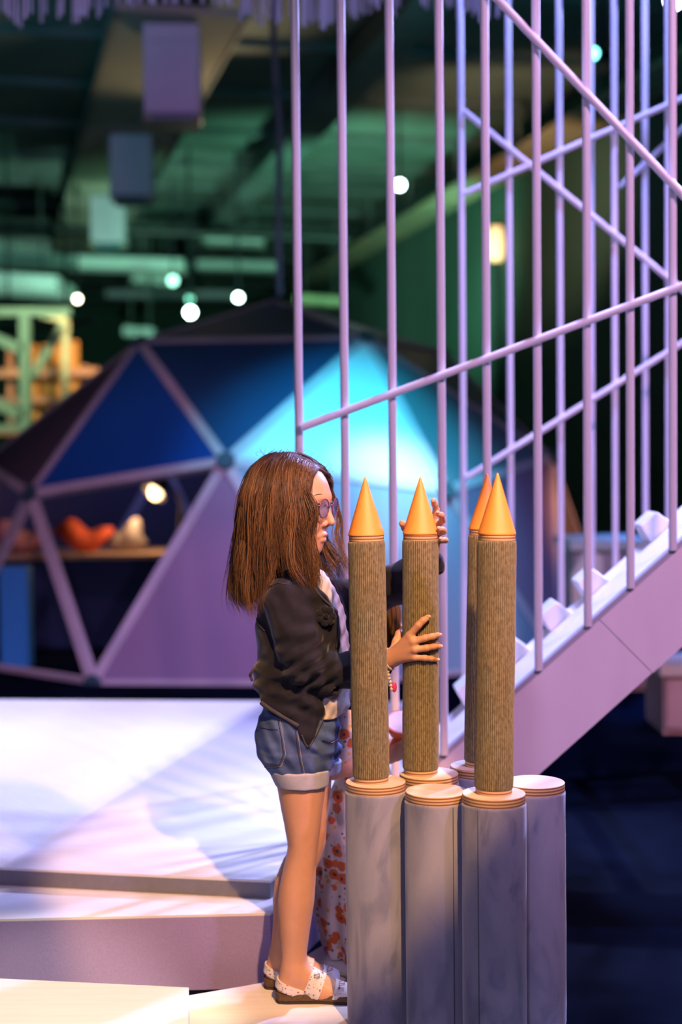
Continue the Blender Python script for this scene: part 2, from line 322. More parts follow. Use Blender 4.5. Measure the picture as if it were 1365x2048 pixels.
PC = [(0.0697, 3.07, 0.532, 'grey padded column at the left front beside the girl', None),
      (0.1963, 3.00, 0.527, 'grey padded column with a bare empty plywood cap between the two front ones', -62),
      (0.3106, 2.92, 0.540, 'nearest grey padded column, under the front right corduroy column', -125),
      (0.4125, 3.05, 0.532, 'rightmost grey padded column, with a bare plywood cap', None),
      (0.1900, 3.14, 0.533, 'grey padded column at the back, under the corduroy column the girl holds', None),
      (0.3080, 3.205, 0.535, 'grey padded column hidden behind the nearest one, only its cap showing', None)]
for a in PC: padded_column(*a)
def cord_profile(R, h, n_rib=56):
    def wob(a, z):
        s = abs(math.sin(a*n_rib/2)); return 1+0.026*(s**0.6)-0.023+0.0022*math.sin(a*37+z*310)*math.sin(z*190+a*5)
    return wob
_cord = {}
def corduroy_column(xt, yt, xb, D, zb, label, h=0.530):
    """stands on the plywood cap; xt/xb pixel column of its axis near the top and the bottom"""
    Bp = P(xb, 1560, D); Tp = P(xt, 1065, D); X = Bp[0]
    t = thing('corduroy_column', label, 'column', (X, D, zb), 'brown corduroy columns with orange cones')
    lean = math.atan2(Tp[0]-Bp[0], Tp[2]-Bp[2]); t.rotation_euler = (0, lean, random.uniform(0, 6) if 0 else 0)
    R = 0.0402
    zs = [0.010, 0.0125, 0.016]+list(np.linspace(0.03, h-0.03, 16))+[h-0.012, h-0.008, h-0.006]
    rs = [R*0.93, R*0.985, R*0.995]+[R*(1+0.008*math.sin(i*0.9+xt)) for i in range(16)]+[R*1.0, R*0.985, R*0.93]
    prof = [(0.004, 0.010)]+list(zip(rs, zs))+[(0.004, h-0.006)]
    MB().lathe(prof, n=56*6, wob=cord_profile(R, h)).out('corduroy_cover', cord_mat, t, True)
    rg = MB().lathe([(0.004, 0), (R*0.93, 0), (R*0.94, 0.001), (R*0.94, 0.011), (0.004, 0.0112)], n=64).out('base_ring', ply_mat, t); shade_auto(rg)
    rg = MB().lathe([(0.004, h-0.008), (R*0.93, h-0.008), (R*0.94, h-0.007), (R*0.94, h+0.006), (0.004, h+0.006)], n=64).out('top_ring', ply_mat, t); shade_auto(rg)
    z0 = h+0.006; H = 0.126; rc = R*0.985
    pr = [(0.002, z0-0.0005), (rc-0.001, z0-0.0005), (rc, z0+0.001)]
    for i in range(1, 42): f = i/42; pr.append((rc*(1-f)+0.0022*f+0.00012*(i % 2), z0+0.001+f*(H-0.003)))
    pr += [(0.0018, z0+H-0.001), (0.0006, z0+H)]
    MB().lathe(pr, n=72).out('cone_tip', orange_mat, t, True)
    return t
corduroy_column(733, 0, 743, 3.07, 0.532, 'brown corduroy column with orange cone at the left, nearest the girl')
corduroy_column(841.5, 0, 842, 3.14, 0.533, 'darker brown corduroy column with orange cone the girl is holding', 0.527)
corduroy_column(994, 0, 988, 2.92, 0.540, 'brown corduroy column with orange cone standing nearest on the right')
corduroy_column(973.5, 0, 964, 3.205, 0.535, 'brown corduroy column with orange cone mostly hidden behind the right front one')

# ------------------------------------------------------------------ ramp with pole railings
RY = 3.85; Rf = 5.0
def rz(X): return 0.432+0.884*(X-0.281)
ramp = thing('climbing_ramp', 'white sloping ramp with tall lilac pole railings rising to the right', 'ramp', (0.1, RY, 0.19))
RL = Matrix.Translation((-0.1, -RY, -0.19))
def rpart(o): o.parent = ramp; o.matrix_parent_inverse = RL; return o
panel_m = mat('pale lilac washed plywood panel', (0.74, 0.62, 0.70), 0.6, c2=(0.68, 0.56, 0.65), vscale=3, stretch=(3, 1, 0.7), bump=0.1, bscale=30)
X0 = 0.010; cuts = [0.34, 0.70, 1.05, 1.42, 1.75]
def zb(X): return max(0.1915, rz(X)-0.290)
def board(xa, xb):
    n = np.array([0.884, -1.0])*0.29*0.5  # seams lean square to the slope
    f = 0.0012
    def bot(x): xx = x+0.145 if x > X0+0.01 else x+0.0; return (xx, zb(xx))
    pts = [(xa+f, rz(xa+f)-0.014), (xb-f, rz(xb-f)-0.014)]
    b = bot(xb); a = bot(xa)
    poly = pts+[(b[0]-f, b[1])]
    if a[1] <= 0.192 and b[1] > 0.192: xk = 0.281+(0.1915+0.29-0.432)/0.884; poly += [(xk, 0.1915)]
    poly += [(a[0]+f, a[1])]
    m = MB().prism([(x, RY+0.004, z) for x, z in poly], (0, 0.030, 0)); return m
xs = [X0]+cuts
for xa, xb_ in zip(xs[:-1], xs[1:]): rpart(board(xa, xb_).out('side_panel', panel_m))
# top edge strip and deck
edge_m = mat('grey lilac edge strip', (0.36, 0.34, 0.44), 0.5)
rpart(MB().prism([(X0, RY, rz(X0)-0.0135), (1.75, RY, rz(1.75)-0.0135), (1.75, RY, rz(1.75)+0.004), (X0, RY, rz(X0)+0.004)], (0, 0.036, 0)).out('edge_strip', edge_m))
DW = 0.33
rpart(MB().prism([(X0, RY+0.037, rz(X0)-0.012), (1.75, RY+0.037, rz(1.75)-0.012), (1.75, RY+0.037, rz(1.75)+0.002), (X0, RY+0.037, rz(X0)+0.002)], (0, DW, 0)).out('deck', white_wood))
for k, xc in enumerate((0.25, 0.39, 0.517, 0.638, 0.745, 0.93, 1.09)):
    z = rz(xc); s = np.array([1, 0, 0.884])/math.hypot(1, 0.884); nn = np.array([-0.884, 0, 1])/math.hypot(1, 0.884)
    c = np.array([xc, RY+DW-0.065, z+0.002]); l = 0.042
    poly = [c-s*l, c+s*l, c+s*l*0.7+nn*0.056, c-s*l*0.75+nn*0.056]
    rpart(MB().prism(poly, (0, 0.12, 0)).out('foothold_block', white_paint, bevel=0.004))
# far stringer and cross beams
def rz2(X): return rz(X)-0.32
rpart(MB().prism([(0.45, Rf, rz2(0.45)), (1.75, Rf, rz2(1.75)), (1.75, Rf, rz2(1.75)-0.12), (0.45, Rf, rz2(0.45)-0.12)], (0, 0.04, 0)).out('far_stringer', panel_m))
for X in (0.9, 1.2, 1.6): rpart(MB().beam((X, RY+0.036, rz(X)-0.2), (X, 5.345, rz2(X)-0.10), 0.05, 0.08).out('cross_beam', panel_m))
pole_m = mat('white lacquered pole', (0.66, 0.60, 0.66), 0.35)
PR = 0.0115; ZT = 2.95
near_x = [594, 686, 782, 881, 972, 1074, 1174, 1260.5, 1346, 1440]
for x in near_x:
    X = P(x, 450, RY)[0]
    rpart(MB().tube([(X, RY-0.0, rz(X)-0.004 if X > X0 else 0.191), (X, RY, ZT)], PR, 14).out('railing_pole', pole_m, smooth=False)); 
for (xa, ya, xb, yb) in ((604, 855, 1450, 540), (940, -60, 1450, 478)):
    rpart(MB().tube([P(xa, ya, RY-0.022), P(xb, yb, RY-0.022)], PR*0.95, 14).out('cross_rail', pole_m))
for x in (925, 1020.5, 1122, 1232, 1340, 1440):
    X = P(x, 450, Rf)[0]
    rpart(MB().tube([(X, Rf+0.02, rz2(X)-0.004), (X, Rf+0.02, ZT)], PR, 12).out('railing_pole', pole_m))
for (xa, ya, xb, yb) in ((928, 222, 1440, 640), (932, 386, 1440, 165), (934, 955, 1440, 640)):
    rpart(MB().tube([P(xa, ya, Rf-0.002), P(xb, yb, Rf-0.002)], PR*0.95, 12).out('cross_rail', pole_m))
for x in (1183, 1291):
    X = P(x, 450, 5.35)[0]
    rpart(MB().tube([(X, 5.35, rz2(X)-0.05), (X, 5.35, ZT)], PR, 12).out('railing_pole', pole_m))
rpart(MB().tube([P(1240, 374, 5.33), P(1440, 190, 5.33)], PR*0.95, 12).out('cross_rail', pole_m))
rpart(MB().prism([(0.85, 5.34, rz2(0.85)-0.05), (1.75, 5.34, rz2(1.75)-0.05), (1.75, 5.34, rz2(1.75)-0.15), (0.85, 5.34, rz2(0.85)-0.15)], (0, 0.03, 0)).out('back_stringer', panel_m))
top = MB()
rpart(MB().box((-0.5, RY-0.02, ZT), (1.3, RY+0.02, ZT+0.03)).out('top_rail', pole_m)); rpart(MB().box((0.3, Rf, ZT), (1.75, Rf+0.04, ZT+0.03)).out('top_rail', pole_m)); rpart(MB().box((0.7, 5.33, ZT), (1.75, 5.37, ZT+0.03)).out('top_rail', pole_m))
for X in (0.1, 1.2): rpart(MB().box((X, RY-0.02, ZT+0.03), (X+0.03, 5.37, ZT+0.06)).out('top_rail', pole_m))

# ------------------------------------------------------------------ geodesic dome
DC = np.array([-0.4662, 10.2, -0.0385]); DR = 2.3756; PHI = -0.0954
def dnode(el, az):
    e, a = math.radians(el), math.radians(az)+PHI
    return DC+DR*np.array([math.cos(e)*math.sin(a), -math.cos(e)*math.cos(a), math.sin(e)])
NO = {'T': dnode(90, 0)}
for k in range(5):
    NO['a%d' % k] = dnode(58.28, -36+72*k); NO['d%d' % k] = dnode(26.57, -36+72*k); NO['c%d' % k] = dnode(31.72, 72*k)
    NO['e%d' % (2*k)] = dnode(0, -18+72*k); NO['e%d' % (2*k+1)] = dnode(0, 18+72*k)
dome = thing('geodesic_dome', 'large geodesic dome of triangular panels on timber struts in the background', 'dome', DC)
DL = Matrix.Translation(-Vector(DC))
def dpart(o): o.parent = dome; o.matrix_parent_inverse = DL; return o
FACES = []
for k in range(5):
    k1 = (k+1) % 5; a, a1, c, d, d1 = 'a%d' % k, 'a%d' % k1, 'c%d' % k, 'd%d' % k, 'd%d' % k1
    cp = 'c%d' % ((k-1) % 5); el, er = 'e%d' % ((2*k-1) % 10), 'e%d' % (2*k)   # el/er: feet left and right of d_k
    FACES += [('T', a, a1), (a, c, a1), (a, d, c), (a, cp, d), (d, el, er), (d, er, c), (c, er, 'e%d' % ((2*k+1) % 10)), (cp, el, d)]
seen = set(); FS = []
for f in FACES:
    s = frozenset(f)
    if s not in seen: seen.add(s); FS.append(f)
OPEN = [frozenset(x) for x in (('d0', 'e0', 'c0'), ('d0', 'e9', 'e0'), ('c4', 'e9', 'd0'))]
SPEC = {frozenset(('a0', 'c0', 'a1')): navy_panel, frozenset(('a1', 'd1', 'c0')): pale_panel, frozenset(('a0', 'd0', 'c0')): blue_panel,
        frozenset(('c0', 'e0', 'e1')): lilac_panel, frozenset(('d1', 'e1', 'c0')): mat('grey blue fabric panel', (0.30, 0.38, 0.46), 0.7), frozenset(('d1', 'e1', 'e2')): MATS['grey blue fabric panel'] if 'grey blue fabric panel' in MATS else lilac_panel,
        frozenset(('a0', 'c4', 'd0')): dusky_panel, frozenset(('a1', 'c1', 'd1')): mat('teal dome panel', (0.14, 0.20, 0.22), 0.6), frozenset(('d1', 'e2', 'c1')): lilac_panel}
edges = {}
for f in FS:
    n = [NO[i] for i in f]; cen = sum(n)/3; nor = np.cross(n[1]-n[0], n[2]-n[0]); nor /= np.linalg.norm(nor)
    if nor @ (cen-DC) < 0: nor = -nor
    for i in range(3): edges[frozenset((f[i], f[(i+1) % 3]))] = 1
    if frozenset(f) in OPEN: continue
    pts = [cen+(p-cen)*0.965+nor*0.006 for p in n]
    z = cen[2]
    m = SPEC.get(frozenset(f), navy_panel if z > 1.5 else dusky_panel)
    dpart(MB().prism(pts, nor*0.012).out('panel', m))
for e in edges:
    a, b = tuple(e); a, b = NO[a], NO[b]; up = (a+b)/2-DC
    dd = (b-a)/np.linalg.norm(b-a)
    dpart(MB().beam(a+dd*0.05, b-dd*0.05, 0.058, 0.045, up).out('strut', strut_mat))
for k, p in NO.items():
    n = (p-DC)/np.linalg.norm(p-DC)
    t = MB(); t.tube([p-n*0.03, p+n*0.034], 0.055, 12); dpart(t.out('hub', hub_mat))
# things inside the dome, seen through its open left side
wood_top = mat('warm wood counter top', (0.55, 0.36, 0.22), 0.5, var=0.1, vscale=4)
cloth_navy = mat('navy counter cloth', (0.012, 0.028, 0.085), 0.85)
A = P(-160, 1340, 9.6)
ct = thing('counter', 'navy-skirted counter with a wooden top inside the dome', 'counter', (A[0]+0.8, 9.8, FZ))
p1, p2 = P(-200, 1112, 9.6), P(335, 1105, 9.6)
CTZ = p1[2]
o = MB().box((-0.95, -0.2, 0.0), (0.92, 0.40, CTZ-FZ-0.03)).out('skirt', cloth_navy, ct)
o = MB().box((-1.0, -0.25, CTZ-FZ-0.03), (0.97, 0.45, CTZ-FZ)).out('counter_top', wood_top, ct)
lampP = P(318, 968, 9.75)
lt = thing('desk_lamp', 'small glowing desk lamp bent over the counter inside the dome', 'lamp', (lampP[0]+0.1, 9.95, CTZ))
LL = Matrix.Translation(-Vector((lampP[0]+0.1, 9.95, CTZ)))
def lpart(o): o.parent = lt; o.matrix_parent_inverse = LL; return o
steel = mat('dark lamp metal', (0.08, 0.07, 0.07), 0.4)
lpart(MB().lathe([(0.005, 0), (0.08, 0), (0.08, 0.02), (0.005, 0.022)], (lampP[0]+0.1, 9.95, CTZ), 24).out('base', steel))
lpart(MB().tube([(lampP[0]+0.1, 9.95, CTZ+0.02), (lampP[0]+0.13, 9.95, CTZ+0.35), (lampP[0]+0.02, 9.85, CTZ+0.52)], 0.012, 8).out('arm', steel, smooth=True))
hp = np.array(lampP)
lpart(MB().tube([hp+(0.05, 0.08, 0.06), hp+(0.02, 0.03, 0.02), hp+(-0.03, -0.03, -0.06)], [0.025, 0.04, 0.085], 20, cap=False).out('lamp_shade', steel, smooth=True))
glow = mat('warm lamp glow', (1, 0.8, 0.5), 0.5, emit=(1.0, 0.72, 0.38), estr=5.0)
lpart(MB().ball(hp+(-0.015, -0.045, -0.05), (0.05, 0.045, 0.06)).out('bulb', glow, smooth=True))
pl = bpy.data.lights.new('desk_lamp_light', 'POINT'); pl.color = (1, 0.6, 0.3); pl.energy = 9; pl.shadow_soft_size = 0.05
po = bpy.data.objects.new('desk_lamp_light', pl); COL.objects.link(po); po.location = hp+(-0.12, -0.12, -0.14)
spot('dome_inner_spot_blue', (-0.6, 10.4, 2.0), P(200, 900, 11.5), (0.05, 0.2, 1.0), 60, 120, 0.8, 0.1)
def soft_toy(x, y, D, r, c, label, sq=0.5):
    p = P(x, y, D); ph = x*0.1
    t = MB(); t.ball((0, 0, r*sq), (r, r*0.7, r*sq), 22, 12)
    t.V = [(vx*(1+0.22*math.sin(vz/r*5+ph)), vy*(1+0.2*math.sin(vx/r*4+ph)), max(0, vz*(1+0.30*math.sin(vx/r*3.2+ph)))) for vx, vy, vz in t.V]
    o = t.out('soft_toy', mat('soft toy '+label[:14], c, 0.9, var=0.25, vscale=14), None, True); o.location = (p[0], 9.8, CTZ)
    tag(o, label, 'toy', 'soft toys on the dome counter')
soft_toy(165, 1080, 9.7, 0.17, (0.62, 0.10, 0.04), 'orange-red soft bundle lying on the counter inside the dome', 0.62)
soft_toy(252, 1085, 9.7, 0.13, (0.30, 0.25, 0.24), 'beige soft bundle below the desk lamp on the dome counter', 0.75)
soft_toy(40, 1085, 9.7, 0.19, (0.60, 0.26, 0.24), 'pink soft bundle at the left end of the dome counter', 0.55)
lb = P(24, 1310, 8.6)
o = MB().box((-0.085, -0.085, 0), (0.085, 0.085, 0.62)).out('light_blue_post', mat('light blue paint', (0.03, 0.26, 0.62), 0.6), None, loc=None, bevel=0.006); o.location = (lb[0], 8.75, FZ)
tag(o, 'light blue square post standing in front of the navy counter', 'post'); o.name = 'square_post'

# ------------------------------------------------------------------ hall ceiling furniture
pk = thing('ceiling_plank', 'long tan insulation plank running down the hall ceiling', 'duct', HALL(10, 1.4, 4.55))
PL = Matrix.Translation(-Vector(HALL(10, 1.4, 4.55)))
def ppart(o): o.parent = pk; o.matrix_parent_inverse = PL; return o
u = 10.75
while u < 23.5:
    ppart(hall_box(MB(), u, min(u+1.9, 23.5)-0.02, 0.93, 1.90, 4.56, 4.62).out('board', plank_mat)); u += 1.9
for v in (0.90, 1.90): ppart(hall_box(MB(), 10.75, 23.5, v, v+0.03, 4.54, 4.66).out('edge_rail', joist_mat))
for u in np.arange(11.2, 23.5, 2.4): ppart(hall_box(MB(), u, u+0.05, 1.38, 1.44, 4.62, CZ-0.001).out('hanger', joist_mat))
for (x, y0, y1, w, D, lab) in ((345, 64, 240, 112, 11.0, 'violet-lit boxy ceiling unit, nearest of the row under the tan plank'),
                               (263, 287, 400, 84, 14.7, 'blue-grey boxy ceiling unit, second of the row under the tan plank'),
                               (216, 414, 492, 68, 18.0, 'dim teal boxy ceiling unit, farthest of the row under the tan plank')):
    p = P(x, y1, D); q = P(x, y0, D); s = w/FPX*D/2
    t = thing('ceiling_unit', lab, 'heater', p, 'boxy units hanging under the ceiling plank'); t.rotation_euler = (0, 0, 0.06)
    h = 4.55-p[2]
    MB().box((-s, -0.02, 0.05), (s, 0.42, h)).out('housing', box_mat, t, bevel=0.015)
    MB().box((-s*0.96, -0.045, h-0.14), (s*0.96, -0.02, h-0.01)).out('front_lip', box_mat, t)
    MB().box((-s*0.9, -0.01, 0.0), (s*0.9, 0.40, 0.05)).out('grille', hub_mat, t)
    for sx in (-1, 1): MB().box((sx*s*0.86-0.03, -0.03, -0.01), (sx*s*0.86+0.03, 0.03, 0.05)).out('corner_bracket', plank_mat, t)
# cable tray along the right
tr = thing('cable_tray', 'rusty cable tray hanging along the right side of the hall ceiling', 'tray', HALL(12, 5.3, 4.3))
TL = Matrix.Translation(-Vector(HALL(12, 5.3, 4.3)))
rust = mat('rusty tan tray steel', (0.42, 0.28, 0.14), 0.7, c2=(0.20, 0.22, 0.18), vscale=1.5)
def tpart(o): o.parent = tr; o.matrix_parent_inverse = TL; return o
for u in np.arange(9.0, 25, 2.0):
    tpart(hall_box(MB(), u, u+1.97, 5.15, 5.62, 4.30, 4.34).out('tray_panel', rust))
    tpart(hall_box(MB(), u+1.0, u+1.04, 5.3, 5.34, 4.34, CZ-0.001).out('hanger', joist_mat))
duct_m = mat('pale galvanised duct', (0.55, 0.62, 0.58), 0.4, var=0.1, vscale=2)
def duct(xa, ya, xb, yb, D, hpx, label, name='air_duct', m=duct_m, Db=None, depth=0.5):
    a, b = P(xa, ya, D), P(xb, yb, Db or D); h = hpx/FPX*D
    t = thing(name, label, 'duct', (a+b)/2); inv = Matrix.Translation(-Vector((a+b)/2))
    d = (b-a); L = np.linalg.norm(d); d = d/L; n = max(2, int(L/1.2))
    for i in range(n):
        o = MB().beam(a+d*(L*i/n+0.01), a+d*(L*(i+1)/n-0.01), depth, h).out('section', m); o.parent = t; o.matrix_parent_inverse = inv
    for f in (0.2, 0.8):
        p = a+d*L*f; o = MB().tube([p, (p[0], p[1], CZ-0.002)], 0.012, 6).out('hanger_rod', joist_mat); o.parent = t; o.matrix_parent_inverse = inv
    return t
duct(-60, 520, 372, 534, 20, 22, 'long pale teal air duct crossing the hall ceiling at the left')
duct(-80, 498, 118, 498, 24, 34, 'greyish wide air duct high at the left edge of the hall')
duct(-120, 560, 135, 578, 18.6, 26, 'mint green wide air duct sloping down at the far left', depth=1.3)
duct(268, 556, 345, 562, 22, 24, 'short pale panel duct left of the green stage lamps')
duct(405, 478, 530, 484, 21, 16, 'short bright mint duct above the dome top')
duct(395, 532, 560, 536, 23, 16, 'second mint duct just above the dome top')
duct(250, 664, 312, 668, 21.5, 18, 'small bright mint duct just left of the dome top')
duct(215, 590, 470, 592, 26, 14, 'thin grey duct behind the stage lamps', m=box_mat)
duct(590, 600, 690, 606, 22, 16, 'yellow-green duct piece right of the dome top', m=mat('yellow green duct paint', (0.55, 0.6, 0.3), 0.5))
# dark pipes
pipe_m = mat('black pipe', (0.02, 0.025, 0.025), 0.5)
for (xa, ya, xb, yb, D, r, lab) in ((-60, 450, 700, 478, 19, 0.05, 'black pipe crossing the hall below the ceiling plank'),
                                    (-40, 668, 190, 640, 16, 0.035, 'black pipe above the timber frame'),):
    a, b = P(xa, ya, D), P(xb, yb, D); t = MB().tube([a, b], r, 10)
    for f in (0.25, 0.75): p = a+(b-a)*f; t.tube([p, (p[0], p[1], CZ-0.002)], 0.015, 6)
    tag(t.out('pipe', pipe_m), lab, 'pipe')
cb = [P(545, -60, 9.0), P(548, 100, 9.0), P(560, 260, 9.0), P(557, 450, 9.0), P(560, 590, 9.0)]
cb[0] = np.array([cb[0][0], 9.0, CZ-0.002])
tag(MB().tube(cb, 0.022, 8).out('hanging_cable', mat('grey cable', (0.20, 0.22, 0.26), 0.5), smooth=True), 'grey cable hanging from the ceiling to the dome top', 'cable')

# ------------------------------------------------------------------ stage lamps
lamp_black = mat('black lamp housing', (0.02, 0.022, 0.03), 0.45)
def stage_lamp(x, y, D, r, col, strength, label, aim=None, mount=CZ-0.002):
    p = P(x, y, D); a = np.array(aim if aim is not None else (0, 0, 1.2)); d = (a-p)/np.linalg.norm(a-p)
    t = thing('stage_spotlight', label, 'spotlight', p, 'stage lamps under the ceiling'); inv = Matrix.Translation(-Vector(p))
    def k(o): o.parent = t; o.matrix_parent_inverse = inv
    k(MB().tube([p-d*0.30, p-d*0.26, p-d*0.06, p-d*0.004], [r*0.6, r*1.0, r*1.12, r*1.15], 18).out('housing', lamp_black, smooth=False))
    k(MB().tube([p-d*0.003, p+d*0.012], r, 22).out('lens', mat('lamp lens '+label[:16], (0.9, 0.9, 0.9), 0.3, emit=col, estr=strength)))
    q = p-d*0.16; k(MB().tube([q, q+(0, 0, 0.2), (q[0], q[1], mount)], 0.014, 6).out('yoke', lamp_black))
stage_lamp(381, 625, 17, 0.055, (0.75, 1.0, 0.90), 28, 'brightest white-green stage lamp, low in the middle above the dome')
stage_lamp(380, 598, 17.5, 0.038, (0.15, 0.85, 0.55), 3, 'dim teal stage lamp directly above the brightest one')
stage_lamp(477, 595, 17, 0.042, (0.70, 1.0, 0.88), 22, 'white-green stage lamp just left of the dome top')
stage_lamp(155, 598, 17, 0.034, (1.0, 0.88, 0.66), 16, 'warm white stage lamp at the left above the timber frame')
stage_lamp(346, 561, 19, 0.060, (0.35, 1.0, 0.70), 4, 'faint mint stage lamp on the short pale duct')
stage_lamp(800, 370, 15, 0.046, (0.70, 1.0, 1.0), 24, 'cyan-white stage lamp behind the third railing pole')
stage_lamp(1187, 107, 9, 0.036, (0.20, 1.0, 0.95), 6, 'teal stage lamp near the top right on the cable tray', (-1, 5, 3.0))
stage_lamp(1349, 0, 7.5, 0.045, (0.75, 0.72, 1.0), 40, 'dazzling violet-white stage lamp at the top right corner', (-0.3, 3, 1.0))
wl = P(993, 485, 17)
t = thing('wall_lantern', 'glowing warm oblong lantern on a pale post behind the railing', 'lantern', (wl[0], 17, FZ)); 
MB().tube([(0, 0, wl[2]-FZ-0.22), (0, 0, wl[2]-FZ-0.18), (0, 0, wl[2]-FZ), (0, 0, wl[2]-FZ+0.18)], [0.05, 0.085, 0.095, 0.07], 16).out('lantern_glass', mat('warm lantern glass', (1, 0.7, 0.45), 0.5, emit=(1.0, 0.55, 0.25), estr=1.7), t, True)
MB().tube([(0, 0, 0), (0, 0, wl[2]-FZ-0.22)], 0.03, 10).out('post', lamp_black, t)
MB().box((0.12, -0.05, 0), (0.42, 0.2, wl[2]-FZ+0.6)).out('pale_post', mat('olive painted post', (0.22, 0.24, 0.16), 0.7), t)

# ------------------------------------------------------------------ fringe of strings at the top
fr = MB(); YF = 6.6
for i in range(125):
    x = RNG.uniform(-60, 1010); yb = 28+22*math.sin(x*0.013)+RNG.normal(0, 11)-(12 if x < 460 and x > 60 else 0)
    b = P(x+RNG.normal(0, 5), max(6, yb), YF+RNG.normal(0, 0.25)); X = P(x, -80, b[1])[0]
    ztop = P(1000, -160, YF)[2]-0.09 if False else min(P(0, -160, YF)[2], P(1000, -160, YF)[2])-0.03
    fr.tube([(X, b[1], ztop), ((X+b[0])/2, b[1], (ztop+b[2])/2), b], [0.005, 0.0065, 0.008], 5)
o = fr.out('string_fringe', mat('pale lavender string', (0.66, 0.62, 0.80), 0.7), smooth=True); tag(o, 'fringe of pale lavender strings hanging in along the top', 'fringe'); o['kind'] = 'stuff'
fb = MB().beam(P(-80, -160, YF), P(1040, -160, YF), 0.9, 0.03); z0 = P(0, -160, YF)[2]
tag(fb.out('fringe_rail', white_paint), 'flat board the lavender strings hang from, above the picture', 'rail')

# ------------------------------------------------------------------ timber frame far left
FM = mat('pale yellow green timber', (0.52, 0.64, 0.46), 0.6, var=0.06, vscale=3)
tf = thing('timber_frame', 'pale green-lit timber frame with braces standing left of the dome', 'frame', P(50, 900, 14)*[1, 1, 0]+[0, 0, FZ])
FI = Matrix.Translation(-Vector(tf.location))
def fpart(o): o.parent = tf; o.matrix_parent_inverse = FI
for (xa, ya, xb, yb, w, D) in ((50, 622, 52, 1190, 20, 14), (-70, 622, -70, 1190, 18, 14), (132, 640, 128, 1180, 14, 14.8), (-80, 624, 142, 624, 16, 14),
                               (-60, 655, 46, 700, 20, 14), (128, 650, 66, 752, 15, 14.3), (-60, 785, 48, 832, 20, 14), (60, 856, -60, 856, 14, 14), (132, 640, 50, 622, 12, 14.4)):
    a, b = P(xa, ya, D), P(xb, yb, D)
    if yb > 1100: b = np.array([b[0], b[1], FZ])
    fpart(MB().beam(a, b, w/FPX*D, w/FPX*D).out('beam', FM))
OM = mat('orange ochre slat', (0.85, 0.45, 0.12), 0.6, var=0.1, vscale=4); PM = mat('salmon rail', (0.75, 0.45, 0.33), 0.6)
sr = thing('slatted_screen', 'ochre and salmon slatted screen behind the timber frame', 'screen', P(110, 900, 15.5)*[1, 1, 0]+[0, 0, FZ]); SI = Matrix.Translation(-Vector(sr.location))
for (x, y0, w, m) in ((70, 690, 10, OM), (92, 690, 12, OM), (114, 684, 16, OM), (148, 682, 18, OM), (20, 700, 10, PM), (170, 730, 9, PM)):
    a = P(x, y0, 15.5); o = MB().beam(a, (a[0], a[1], FZ), w/FPX*15.5, 0.05).out('slat', m); o.parent = sr; o.matrix_parent_inverse = SI
for (y, h) in ((745, 16), (800, 12), (860, 18)):
    o = MB().beam(P(-60, y+2, 15.4), P(198, y-2, 15.4), 0.05, h/FPX*15.4, (0, 0, 1)).out('rail', PM); o.parent = sr; o.matrix_parent_inverse = SI
# benches at the right
bw = mat('salmon bench wood', (0.62, 0.36, 0.28), 0.6, var=0.08, vscale=4); bt = mat('pale bench top wood', (0.75, 0.60, 0.42), 0.5)  # even salmon base colour with slight random tone, pale top
def bench(x0, x1, y0, D, label, dep=0.6):
    a, b = P(x0, y0, D), P(x1, y0, D); w = b[0]-a[0]; h = a[2]-FZ
    t = thing('low_counter', label, 'counter', ((a[0]+b[0])/2, D, FZ))
    MB().box((-w/2, 0.02, 0), (w/2, dep, h-0.05)).out('body', bw, t)
    MB().box((-w/2-0.02, -0.01, h-0.05), (w/2+0.02, dep, h)).out('counter_top', bt, t)
    for k in range(3): MB().box((-w/2+w*k/3+0.01, 0.0, 0.03), (-w/2+w*(k+1)/3-0.01, 0.02, h-0.07)).out('front_panel', bw, t)
bench(1150, 1300, 1082, 7.6, 'salmon-brown counter with a pale top behind the ramp')
bench(1330, 1460, 1330, 6.4, 'small brown box counter at the right edge under the ramp', 0.4)
pp = P(1165, 1110, 7.2)
o = MB().prism([P(1145, 1120, 7.2)*[1, 1, 0]+[0, 0, FZ], P(1215, 1120, 7.2)*[1, 1, 0]+[0, 0, FZ], P(1205, 1110, 7.2), P(1172, 1105, 7.2), P(1145, 1150, 7.2)], (0, 0.05, 0)).out('leaning_board', bt, None)
tag(o, 'pale angled board standing between the dome and the salmon counter', 'board')
